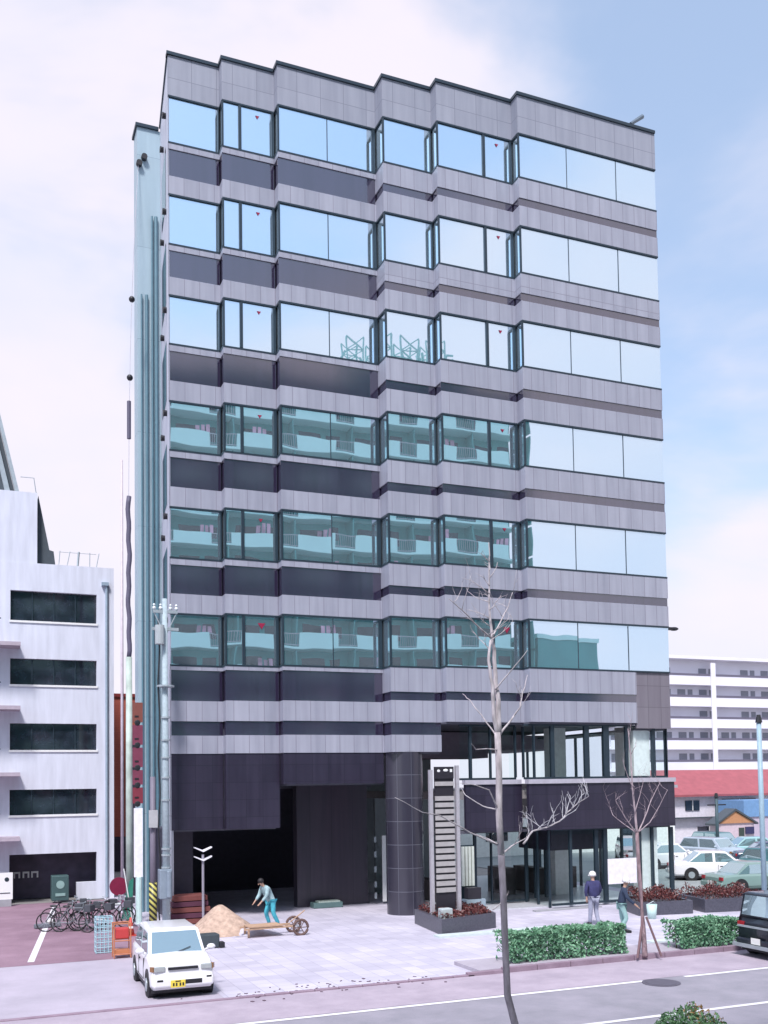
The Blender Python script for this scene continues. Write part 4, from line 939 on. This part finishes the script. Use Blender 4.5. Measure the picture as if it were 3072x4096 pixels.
for pix, r0, j in (([(1966, 2552), (1915, 2510), (1850, 2440), (1795, 2395)], .02, -.3), ([(1968, 2552), (2000, 2490), (2030, 2430), (2050, 2370)], .018, .3),
                   ([(2000, 2935), (2040, 2885), (2080, 2830), (2092, 2770), (2110, 2700)], .022, .4), ([(1980, 2760), (2020, 2710), (2060, 2665), (2110, 2600)], .016, -.3),
                   ([(1990, 2950), (1945, 2890), (1880, 2800), (1850, 2775)], .016, .5), ([(1990, 3000), (1950, 2995), (1905, 2998), (1885, 2975)], .014, -.5),
                   ([(1995, 3240), (1930, 3225), (1860, 3180), (1845, 3150)], .014, .4), ([(1994, 3240), (1955, 3160), (1900, 3140), (1840, 3132)], .014, -.4),
                   ([(1990, 3375), (1940, 3350), (1895, 3335)], .012, .5), ([(1990, 3380), (1880, 3330), (1760, 3262), (1690, 3250), (1580, 3190)], .016, -.8),
                   ([(2005, 3420), (2045, 3385), (2080, 3365), (2115, 3345)], .020, .3), ([(1970, 3640), (2020, 3600), (2035, 3560)], .012, 0)):
    r0 *= .8; q = poly_branch(g, pix, D1, r0, r0*.3, j)
    for i in (4, 6, 8):
        if i < len(q) and r0 > .013: twigs(g, q[i], Vector((rnd.gauss(0, .6), rnd.gauss(0, .6), .6)), rnd.uniform(.25, .5), r0*.35, 1, rnd)
for i in range(12):
    p = atY(1958, 2600-i*32, D1); twigs(g, p, Vector((rnd.choice((-1, 1))*rnd.uniform(.5, 1), rnd.gauss(0, .5), .7)), rnd.uniform(.25, .6)*(1-i*.04), .009, 1, rnd)
# pale curly side branch on the right
q = poly_branch(g, [(2095, 3375), (2130, 3325), (2185, 3310), (2240, 3285), (2270, 3250), (2310, 3215), (2355, 3185)], D1, .016, .006, .6)
g.build('branches', bark('branch_bark', (.48, .43, .45), None), tr, smooth=True)
g = MB()
for i in range(2, len(q)): 
    twigs(g, q[i], Vector((rnd.gauss(.1, .5), rnd.gauss(0, .4), .9)), rnd.uniform(.16, .34), .008, 1, rnd)
g.build('pale_twigs', mat('pale_twig_bark', (.62, .60, .64), .8), tr, smooth=True)
# second tree
D2 = 22.95
bt = atZ(2580, 3826, .1)
t2 = thing('slender_tree', (bt.x, bt.y, .1), 'shorter bare staked tree between the two hedges', 'tree', 'bare slender street trees')
g = MB(); g.tube([bt, atY(2572, 3700, D2), atY(2562, 3560, D2), atY(2553, 3430, D2), atY(2548, 3330, D2)], [.075, .064, .058, .054, .05], 10); g.build('trunk', bark('plum_bark', (.26, .18, .20), None), t2, smooth=True)
g = MB()
for pix, r0, j in (([(2548, 3335), (2540, 3250), (2530, 3150), (2522, 3020), (2512, 2915)], .05, .2), ([(2548, 3335), (2515, 3290), (2480, 3235), (2462, 3200)], .03, -.3), ([(2550, 3335), (2580, 3270), (2605, 3200), (2640, 3130)], .03, .4),
                   ([(2552, 3330), (2600, 3290), (2640, 3220), (2670, 3160)], .024, -.4), ([(2545, 3330), (2500, 3300), (2450, 3260), (2440, 3225)], .02, .6), ([(2540, 3250), (2560, 3180), (2575, 3120)], .02, 0), ([(2530, 3150), (2505, 3090), (2490, 3040)], .016, 0)):
    r0 *= .75; q = poly_branch(g, pix, D2, r0, r0*.3, j)
    for i in range(3, len(q), 2): twigs(g, q[i], Vector((rnd.gauss(0, .7), rnd.gauss(0, .7), .7)), rnd.uniform(.3, .7), r0*.3, 1, rnd)
g.build('branches', bark('mauve_bark', (.38, .30, .33), None), t2, smooth=True)
sk_ = thing('tree_stakes', (bt.x, bt.y, .1), 'wooden tripod stakes tied round the shorter tree', 'stakes')
for dx, dy in ((-.32, -.1), (.42, -.15), (.05, .35)):
    MB().tube([(bt.x+dx, bt.y+dy, .1), (bt.x+dx*.15, bt.y+dy*.15, 1.15)], .032, 8).build('stake', mat('stake_wood', (.20, .12, .13), .8), sk_)

# ------------------------------------------------------------------ directory sign
ds = thing('directory_sign', (14.5, 30.2, .42), 'tall slatted tenant directory sign standing in the dark planter', 'sign')
PF = mat('sign_post_metal', (.55, .52, .56), .35, .4); SL = mat('sign_slat', (.38, .36, .36), .5); SB = mat('sign_dark', (.025, .022, .03), .4)
yS = 30.2
xl, xr = Xof(1726, 3350, yS), Xof(1832, 3350, yS); xa, xb = Xof(1742, 3350, yS), Xof(1818, 3350, yS)
MB().box(xl-.06, xl+.06, yS-.05, yS+.07, .42, 5.28).build('post', PF, ds); MB().box(xr-.06, xr+.06, yS-.05, yS+.07, .42, 5.42).build('post', PF, ds)
z_top = 5.30
MB().box(xa, xb, yS+.01, yS+.05, .45, 5.38).build('back_panel', SB, ds)
g = MB(); g.box(xa, xb, yS-.03, yS+.008, 4.98, 5.38); g.build('head_panel', SB, ds)
g = MB(); g.ball((xa+.14, yS-.04, 5.24), .05, 8, (1.2, .3, .9)); g.ball((xa+.40, yS-.04, 5.26), .06, 8, (1.6, .3, .8)); g.box(xa+.56, xa+.64, yS-.045, yS-.03, 5.2, 5.3); g.build('emblem', WHITEP, ds)
MB().box(xa, xb, yS-.03, yS+.008, 4.74, 4.88).build('name_slat', SL, ds)
for k in range(15):
    z = 4.32-k*.218
    MB().box(xa, xb, yS-.04, yS+.008, z-.075, z+.075).build('name_slat', SL, ds)
MB().box(xl+.061, xr-.061, yS+.051, yS+.4, .42, .6).build('foot', CONC, ds)
g = thing('stone_marker', (14.05, 29.4, .42), 'small pale stone block at the foot of the directory sign', 'stone')
MB().box(13.95, 14.35, 29.2, 29.5, .42, .78).build('block', mat('pale_stone_block', (.40, .45, .46), .7), g, bevel=.03)
# fluted panel and box beside the sign
fp = thing('fluted_screen', (16.2, 33.0, 0), 'pale fluted screen panel beside the directory sign', 'screen')
g = MB()
yy = 32.0; x0 = Xof(1848, 3380, yy)
for k in range(4): g.box(x0+k*.13, x0+k*.13+.09, yy, yy+.08, 1.15, 2.55)
g.build('slats', mat('cream_slat', (.58, .62, .56), .5), fp); MB().box(x0, x0+.5, yy+.081, yy+.12, .0, 2.6).build('backing', FRAME, fp)
bx = thing('reception_box', (16.7, 31.6, 0), 'dark box on a pale grey cabinet behind the sign planter', 'cabinet')
x0 = Xof(1850, 3500, 31.8)
MB().box(x0, x0+.75, 31.5, 31.9, 0, .72).build('cabinet', mat('cabinet_grey_blue', (.30, .38, .44), .5), bx); MB().box(x0+.08, x0+.6, 31.55, 31.85, .72, 1.12).build('box', SB, bx)

# ------------------------------------------------------------------ street things left of the entrance
# twin-winged lamp
lp = thing('garden_lamp', (8.03, 37.0, 0), 'thin lamp post with two tiers of white winged shades before the garage', 'lamp post')
lx, ly = Xof(812, 3500, 35.0), 35.0
lp.location = (lx, ly, 0)
MB().tube([(lx, ly, 0), (lx, ly, 2.45)], .045, 8).build('pole', mat('lamp_pole', (.30, .28, .34), .5), lp)
for z in (2.28, 2.60):
    for sx in (-1, 1):
        g = MB(); g.add([(lx, ly-.12, z-.06), (lx, ly+.12, z-.06), (lx+sx*.30, ly+.12, z+.08), (lx+sx*.30, ly-.12, z+.08), (lx, ly-.12, z), (lx, ly+.12, z), (lx+sx*.30, ly+.12, z+.12), (lx+sx*.30, ly-.12, z+.12)],
                        [(0,1,2,3),(7,6,5,4),(0,4,5,1),(1,5,6,2),(2,6,7,3),(3,7,4,0)]); fixn(g.build('shade', mat('lamp_shade_white', (.80, .78, .84), .5), lp))
# utility pole with transformers and collars
def pt(X, Y, dep): return atY(X, Y, dep)
up_ = thing('utility_pole', (6.62, 34.6, 0), 'pale concrete utility pole with collars, transformer and insulators at the corner of the office tower', 'utility pole')
bx_ = Xof(665, 3500, 34.4); up_.location = (bx_, 34.4, 0)
yy = 34.4
z_t = atY(650, 2395, yy).z
MB().tube([(bx_, yy, 0), (bx_-.02, yy, z_t)], [.14, .085], 14).build('pole', mat('pole_concrete', (.36, .44, .48), .8, var=.12, scale=10), up_, smooth=True)
for Y_ in (2745, 2870, 2960, 3030, 3110, 3200, 3395, 3420, 3470):
    z = atY(660, Y_, yy).z; r_ = .30 if Y_ == 2745 else .165
    MB().tube([(bx_, yy, z-.03), (bx_, yy, z+.03)], r_, 12).build('collar', STEEL, up_)
g = MB(); z = z_t
g.box(bx_-.42, bx_+.42, yy-.05, yy+.05, z-.5, z-.4); g.box(bx_-.45, bx_+.45, yy-.05, yy+.05, z-1.1, z-1.0); g.tube([(bx_-.4, yy, z-.45), (bx_, yy, z-1.3)], .02, 5); g.tube([(bx_+.4, yy, z-.45), (bx_, yy, z-1.3)], .02, 5)
g.build('crossarm', STEEL, up_)
for dx in (-.38, -.16, .18, .38):
    g = MB(); g.ball((bx_+dx, yy, z-.33), .07, 8); g.ball((bx_+dx, yy, z-.22), .05, 8); g.build('insulator', mat('insulator_porcelain', (.55, .60, .62), .25), up_)
g = MB(); g.tube([(bx_-.22, yy-.15, z-1.6), (bx_-.22, yy-.15, z-.95)], .16, 12); g.build('transformer', mat('transformer_grey', (.38, .42, .44), .5), up_)
g = MB(); g.cbox((bx_-.05, yy-.02, .95+.6), (.42, .42, 1.0)); g.tube([(bx_+.05, yy-.24, 1.1), (bx_+.05, yy-.24, 2.0)], .09, 8); g.build('meter_box', mat('meter_box_grey', (.22, .27, .33), .5), up_, bevel=.03)
g = MB(); cur = []
for i in range(30):
    zz = .3+i*(z_t-1)/29; cur.append((bx_-.22-.03*math.sin(i*.9), yy+.05, zz))
g.tube(cur, .028, 6); g.build('cable', BLACK, up_)
# striped guard pole
gp = thing('utility_pole', (6.15, 35.0, 0), 'dark pole with a yellow and black striped guard at its foot', 'utility pole')
gx = Xof(612, 3550, 35.0); gp.location = (gx, 35, 0)
MB().tube([(gx, 35, 0), (gx, 35, 5.2)], [.11, .09], 10).build('pole', mat('grey_purple_pole', (.17, .15, .20), .6), gp, smooth=True)
gy = bpy.data.materials.new('hazard_stripes'); gy.use_nodes = True; t = gy.node_tree; b_ = t.nodes['Principled BSDF']
gm = t.nodes.new('ShaderNodeNewGeometry'); sp = t.nodes.new('ShaderNodeSeparateXYZ'); t.links.new(gm.outputs['Position'], sp.inputs[0])
m1 = t.nodes.new('ShaderNodeMath'); m1.operation = 'MULTIPLY_ADD'; m1.inputs[1].default_value = 1; t.links.new(sp.outputs[0], m1.inputs[0]); t.links.new(sp.outputs[2], m1.inputs[2])
m2 = t.nodes.new('ShaderNodeMath'); m2.operation = 'FRACT'; m3 = t.nodes.new('ShaderNodeMath'); m3.operation = 'MULTIPLY'; m3.inputs[1].default_value = 5; t.links.new(m1.outputs[0], m3.inputs[0]); t.links.new(m3.outputs[0], m2.inputs[0])
m4 = t.nodes.new('ShaderNodeMath'); m4.operation = 'GREATER_THAN'; m4.inputs[1].default_value = .5; t.links.new(m2.outputs[0], m4.inputs[0])
mi_ = t.nodes.new('ShaderNodeMix'); mi_.data_type = 'RGBA'; t.links.new(m4.outputs[0], mi_.inputs[0]); mi_.inputs[6].default_value = (.02, .02, .02, 1); mi_.inputs[7].default_value = (.50, .46, .12, 1); t.links.new(mi_.outputs[2], b_.inputs['Base Color'])
MB().tube([(gx, 35, .05), (gx, 35, 1.55)], .135, 12).build('striped_guard', gy, gp, smooth=True)
g = MB(); g.box(gx-.16, gx+.14, 34.8, 34.86, 3.45, 4.05); g.build('plate', mat('small_plate', (.45, .45, .47), .5), gp)
# tall bar sign, red above white
bs_ = thing('vertical_sign', (5.4, 36.3, 0), 'tall narrow sign with red panels above a long white panel on a post', 'sign')
vx0, vx1, vy = Xof(530, 3300, 36.3), Xof(571, 3300, 36.3), 36.3
bs_.location = ((vx0+vx1)/2, vy, 0)
MB().box(vx0+.06, vx1, vy, vy+.12, 1.65, 4.10).build('white_panel', mat('sign_white', (.84, .83, .88), .4), bs_)
zz0 = 4.20
REDS = [mat('sign_red', (.20, .025, .045), .7), mat('sign_magenta', (.18, .035, .07), .7), mat('sign_orange_red', (.20, .06, .045), .7)]
tops = [3225, 3150, 3080, 2990, 2900, 2810]
for k in range(5):
    z0, z1 = atY(550, tops[k], vy).z, atY(550, tops[k+1], vy).z
    MB().box(vx0+.02, vx1+.01, vy, vy+.12, z0+.1, z1).build('red_panel', REDS[(0, 1, 1, 1, 2)[k]], bs_)
    g = MB(); g.ball(((vx0+vx1)/2, vy-.005, z0+.08), .11, 8, (1, .15, 1)); g.box(vx0+.08, vx0+.22, vy-.012, vy-.002, z0+.28, z0+.34); g.build('dark_mark', BLACK, bs_)
MB().tube([((vx0+vx1)/2+.05, vy+.06, 0), ((vx0+vx1)/2+.05, vy+.06, 1.65)], .11, 10).build('post', mat('sign_post_green_white', (.55, .72, .70), .5), bs_)
# slim steel pole and cable with dark floats
sp_ = thing('steel_pole', (5.1, 37, 0), 'slim grey and dark steel pole rising beside the tall red and white sign', 'pole')
sx_ = Xof(516, 2700, 37.0); sp_.location = (sx_, 37, 0)
zt = atY(515, 1985, 37).z
zm = 9.6
MB().tube([(sx_, 37, 0), (sx_, 37, zm)], [.13, .11], 10).build('lower_pole', mat('pole_pale_green', (.42, .50, .45), .6, var=.4, scale=1.2), sp_, smooth=True)
g = MB(); q = []
for i in range(26): q.append((sx_+.02*math.sin(i*1.3)+.015*math.sin(i*.5), 37, zm+(zt-zm)*i/25))
g.tube(q, [.085]*26, 8); g.build('cable_bundle', mat('dark_cable', (.10, .09, .14), .6), sp_, smooth=True)
cab = MB(); tp = Vector((sx_, 37, zt)); e = Vector((6.0, 39.7, 30.2)); q = []
for i in range(21):
    s_ = i/20; v = tp.lerp(e, s_); v.x -= .10*math.sin(math.pi*s_); q.append(v)
ca = thing('overhead_cable', tp, 'thin cable with dark floats rising from the slim pole to the tower wing', 'cable')
cab.tube(q, .012, 5); cab.build('cable', mat('pale_cable', (.45, .44, .5), .6), ca)
for s_ in (.33, .56):
    v = tp.lerp(e, s_); v.x -= .10*math.sin(math.pi*s_); MB().ball(v, .12, 10).build('float', BLACK, ca, smooth=True)
g = MB(); v0, v1 = atY(516, 1755, 37.05), atY(516, 1605, 37.05); g.tube([v0, v1], .075, 8); g.build('splice', mat('dark_cable', (.10, .09, .14), .6), ca)
tp2 = thing('thin_mast', (5.36, 41, 0), 'thin pinkish mast just left of the slim steel pole', 'mast')
mx_ = Xof(488, 2500, 41.0); tp2.location = (mx_, 41, 0)
MB().tube([(mx_, 41, 0), (mx_, 41, atY(488, 1840, 41).z)], [.07, .045], 8).build('pole', mat('pinkish_pole', (.55, .48, .54), .6), tp2, smooth=True)

# round red sign
rs = thing('round_sign', (4.95, 37.8, 0), 'round crimson sign on a short post left of the tall sign', 'sign')
rx, rz_ = Xof(475, 3545, 37.5), atY(475, 3545, 37.5).z; rs.location = (rx, 37.5, 0)
MB().tube([(rx, 37.46, rz_), (rx, 37.5, rz_)], .33, 24).build('disc', mat('crimson', (.20, .008, .045), .6), rs); MB().tube([(rx, 37.52, 0), (rx, 37.52, rz_)], .03, 8).build('post', STEEL, rs)
# green banner
gb = thing('green_banner', (5.05, 37.0, 0), 'green banner flag leaning beside the white sign post', 'banner')
g = MB(); g.add([(4.86, 36.6, .15), (5.22, 36.6, .15), (5.30, 36.62, 1.6), (5.16, 36.6, 1.5), (4.86, 36.64, .15), (5.22, 36.64, .15), (5.30, 36.66, 1.6), (5.16, 36.64, 1.5)], [(0,1,2,3),(7,6,5,4),(0,4,5,1),(1,5,6,2),(2,6,7,3),(3,7,4,0)])
g.build('cloth', mat('banner_green', (.03, .22, .16), .7), gb); MB().tube([(5.26, 36.58, .0), (4.95, 36.58, 1.95)], .02, 6).build('pole', WHITEP, gb)
# bicycles
def bicycle(x, y, rz, label, fm):
    t = thing('bicycle', (0, 0, 0), label, 'bicycle', 'bicycles parked on the left forecourt')
    for yy in (-.52, .52):
        g = MB(); pts = [(0, yy+.31*math.cos(a), .32+.31*math.sin(a)) for a in [2*math.pi*i/20 for i in range(21)]]; g.tube(pts, .022, 6, False)
        wv = g.build('wheel', RUBB, t, world=False); g = MB()
        for i in range(10): a = math.pi*2*i/10; g.tube([(0, yy, .32), (0, yy+.3*math.cos(a), .32+.3*math.sin(a))], .004, 3)
        g.build('spokes', STEEL, wv, world=False)
    g = MB(); A_, B_, C_, D_, E2 = (0, .52, .32), (0, .12, .30), (0, .22, .80), (0, -.36, .82), (0, -.52, .32)
    for p, q_ in ((A_, B_), (A_, C_), (B_, C_), (B_, D_), (C_, D_), (D_, E2)): g.tube([p, q_], .018, 6)
    g.build('frame', fm, t, world=False)
    g = MB(); g.tube([D_, (0, -.38, .98)], .014, 6); g.tube([(-.26, -.30, 1.0), (-.1, -.40, .99), (.1, -.40, .99), (.26, -.30, 1.0)], .014, 6); g.build('handlebar', STEEL, t, world=False)
    g = MB(); g.ball((0, .25, .86), .12, 8, (.7, 1.2, .35)); g.build('saddle', BLACK, t, world=False)
    g = MB(); g.box(-.16, .16, -.72, -.48, .70, .92); g.build('basket', mat('basket_wire', (.06, .065, .08), .6), t, world=False)
    t.location = (x, y, .01); t.rotation_euler = (0, 0, rz)
BF = [mat('bike_black', (.03, .03, .04), .4), mat('bike_plum', (.16, .03, .08), .4), mat('bike_silver', (.22, .24, .26), .4, .4)]
wn_ = [(2.75, 35.6, 70, 0, 'black bicycle at the left end of the parked row'), (3.1, 35.2, 55, 2, 'silver bicycle second from the left of the parked row'), (3.35, 35.9, 80, 0, 'black bicycle leaning in the middle of the parked row'), (3.75, 35.3, 60, 0, 'dark bicycle nearest the road in the parked row'),
       (3.95, 36.2, 100, 1, 'plum bicycle toward the right of the parked row'), (4.35, 35.6, 75, 2, 'silver bicycle at the right end of the parked row'), (4.6, 36.4, 110, 1, 'plum bicycle behind the right end of the parked row'), (3.0, 37.0, 85, 0, 'black bicycle in the back of the parked row')]
for x, y, a, c_, lab in wn_: bicycle(x, y, R(a), lab, BF[c_])
# wheel stop on the bay line
ws_ = thing('barrier_stone', (2.35, 37.2, 0), 'dark low barrier lying across the white bay line', 'barrier')
p = atZ(190, 3712); ws_.location = p
g = MB(); g.cbox((p.x, p.y, .09), (.9, .2, .16), .2); g.build('block', mat('barrier_grey', (.14, .15, .18), .7), ws_, bevel=.04)
g = MB(); g.cbox((p.x+.12, p.y, .22), (.28, .14, .12), .6); g.build('cap', WHITEP, ws_, bevel=.03)
# pale blue crate grid
gr = thing('wire_crate', (3.45, 30, 0), 'pale blue wire mesh crate beside the orange barrier', 'crate')
p = atZ(420, 3815); gr.location = (p.x, p.y, 0)
g = MB(); x0, x1, y0, y1, zh = p.x-.25, p.x+.22, p.y, p.y+.35, 1.05
for yy in (y0, y1):
    for i in range(5): xx = x0+(x1-x0)*i/4; g.tube([(xx, yy, .02), (xx, yy, zh)], .014, 5)
    for i in range(8): z = .04+(zh-.04)*i/7; g.tube([(x0, yy, z), (x1, yy, z)], .014, 5)
for i in range(8): z = .04+(zh-.04)*i/7; g.tube([(x0, y0, z), (x0, y1, z)], .014, 5); g.tube([(x1, y0, z), (x1, y1, z)], .014, 5)
g.build('mesh', mat('pale_blue_wire', (.36, .55, .62), .5), gr)
# orange stand with red basket
os_ = thing('orange_stand', (4.0, 29, 0), 'orange tubular stand holding red baskets left of the white hatchback', 'stand')
p = atZ(492, 3835); ox, oy = p.x, p.y+.2; os_.location = (ox, oy, 0)
g = MB()
for dx in (-.24, .22):
    for dy in (-.18, .2): g.tube([(ox+dx, oy+dy, .02), (ox+dx, oy+dy, 1.0)], .018, 6)
for z in (.12, .5, .98):
    g.tube([(ox-.24, oy-.18, z), (ox+.22, oy-.18, z)], .018, 6); g.tube([(ox-.24, oy+.2, z), (ox+.22, oy+.2, z)], .018, 6)
g.build('frame', mat('orange_tube', (.50, .18, .08), .5), os_)
MB().box(ox-.20, ox+.18, oy-.14, oy+.16, .55, .85).build('basket', mat('red_basket', (.5, .05, .05), .5), os_, bevel=.03)
MB().box(ox-.22, ox+.20, oy-.16, oy+.18, .14, .24).build('shelf', mat('orange_tube', (.62, .22, .08), .5), os_)
# traffic cones
def cone(x, y, label):
    t = thing('traffic_cone', (x, y, 0), label, 'traffic cone', 'traffic cones')
    MB().box(x-.17, x+.17, y-.17, y+.17, .01, .04).build('base', mat('cone_red', (.5, .06, .05), .5), t); MB().tube([(x, y, .04), (x, y, .6)], [.13, .03], 14).build('cone', mat('cone_red', (.5, .06, .05), .5), t, smooth=True)
    MB().tube([(x, y, .25), (x, y, .38)], [.094, .068], 14).build('band', WHITEP, t)
cone(4.75, 33.5, 'red traffic cone between the bicycles and the tall sign')
# sand heap under a sheet
def heap(name, cx, cy, rx_, ry_, h, m_, label, cat, seed):
    rnd_ = random.Random(seed); g = MB(); n = 26; vs = []; fs = []
    for j in range(n+1):
        for i in range(n+1):
            u, v = i/n*2-1, j/n*2-1; r_ = math.sqrt(u*u+v*v); z = max(0, 1-r_*r_*(.45+.55*r_))**1.35
            z = h*z*(1+.22*math.sin(u*5+seed)*math.cos(v*4.2))+rnd_.uniform(-.012, .012)
            vs.append((cx+u*rx_, cy+v*ry_, max(z, 0)+.006))
    for j in range(n):
        for i in range(n): a = j*(n+1)+i; fs.append((a, a+1, a+n+2, a+n+1))
    g.add(vs, fs); o = g.build(name, m_, None, smooth=True); return tag(o, label, cat)
heap('sand_pile', 7.65, 32.9, 1.15, 1.2, .74, mat('tan_sand', (.46, .33, .26), .95, var=.25, scale=7, bump=.6), 'tan heap of sand before the garage mouth', 'sand pile', 2)
heap('sheet_pile', 8.5, 32.1, .8, .6, .28, mat('grey_sheet', (.48, .46, .54), .7, var=.2, scale=5), 'crumpled pale grey sheet at the foot of the sand heap', 'sheet', 5)
# stack of red-brown material
ss = thing('board_stack', (6.9, 35.5, 0), 'stack of rust red boards between the utility pole and the garden lamp', 'boards')
for k in range(5):
    MB().cbox((7.05+random.uniform(-.05, .05), 35.6, .12+k*.20), (1.5-.08*k, .9, .17), random.uniform(-.06, .06)).build('board', mat('rust_board' if k % 2 == 0 else 'plum_board', (.17, .05, .045) if k % 2 == 0 else (.09, .025, .05), .8), ss, bevel=.01)
# dark bin
bn = thing('dark_tub', (6.55, 29.6, 0), 'dark grey tub lying to the right of the white hatchback', 'tub')
MB().cbox((6.45, 29.9, .22), (.72, .45, .40), .05).build('tub', mat('tub_grey', (.05, .065, .075), .5), bn, bevel=.03); MB().cbox((6.88, 29.75, .10), (.16, .25, .16), .05).build('foot', BLACK, bn, bevel=.02)
# wooden hand cart
hc = thing('hand_cart', (9.2, 30.9, 0), 'low wooden hand cart with a dark wheel standing on the plaza', 'cart')
WD = mat('cart_wood', (.46, .30, .20), .8, var=.2, scale=8, stretch=(1, 6, 6))
g = MB(); g.cbox((8.75, 31.05, .30), (1.7, .06, .06), .06); g.cbox((8.75, 31.6, .30), (1.7, .06, .06), .06); g.cbox((8.6, 31.3, .36), (1.1, .62, .04), .06); g.cbox((8.1, 31.2, .15), (.06, .06, .3)); g.cbox((8.1, 31.7, .15), (.06, .06, .3)); g.build('bed', WD, hc)
for yy in (30.95, 31.75):
    g = MB(); pts = [(9.75+.24*math.cos(a), yy, .26+.24*math.sin(a)) for a in [2*math.pi*i/18 for i in range(19)]]; g.tube(pts, .045, 8, False)
    for i in range(6): a = math.pi*i/3; g.tube([(9.75, yy, .26), (9.75+.22*math.cos(a), yy, .26+.22*math.sin(a))], .015, 5)
    g.build('wheel', mat('cart_wheel_brown', (.12, .07, .06), .7), hc)
MB().tube([(9.75, 30.95, .26), (9.75, 31.75, .26)], .025, 8).build('axle', STEEL, hc)
g = MB(); g.tube([(9.5, 31.3, .4), (10.0, 31.3, .75)], .02, 6); g.build('handle', WD, hc)
# bucket and tub by the planters
bk = thing('white_bucket', (22.1, 29.3, 0), 'pale bucket beside the trunk of the shorter tree before the planters', 'bucket')
p = atZ(2608, 3675); bk.location = (p.x, p.y, 0)
MB().tube([(p.x, p.y, .01), (p.x, p.y, .5)], [.14, .19], 16).build('pail', mat('pail_mint', (.52, .70, .66), .5), bk, smooth=True); MB().tube([(p.x-.19, p.y, .5), (p.x, p.y-.1, .62), (p.x+.19, p.y, .5)], .01, 5).build('handle', STEEL, bk)
# dark low machine box on entrance wall
mb_ = thing('floor_box', (13.2, 37.7, 0), 'low pale box against the dark entrance wall', 'box')
MB().box(12.3, 13.5, 37.3, 37.8, .01, .22).build('case', mat('teal_case', (.12, .2, .2), .5), mb_, bevel=.02); MB().box(12.5, 13.4, 37.32, 37.78, .22, .27).build('lid', mat('pale_lid', (.42, .5, .45), .6), mb_)
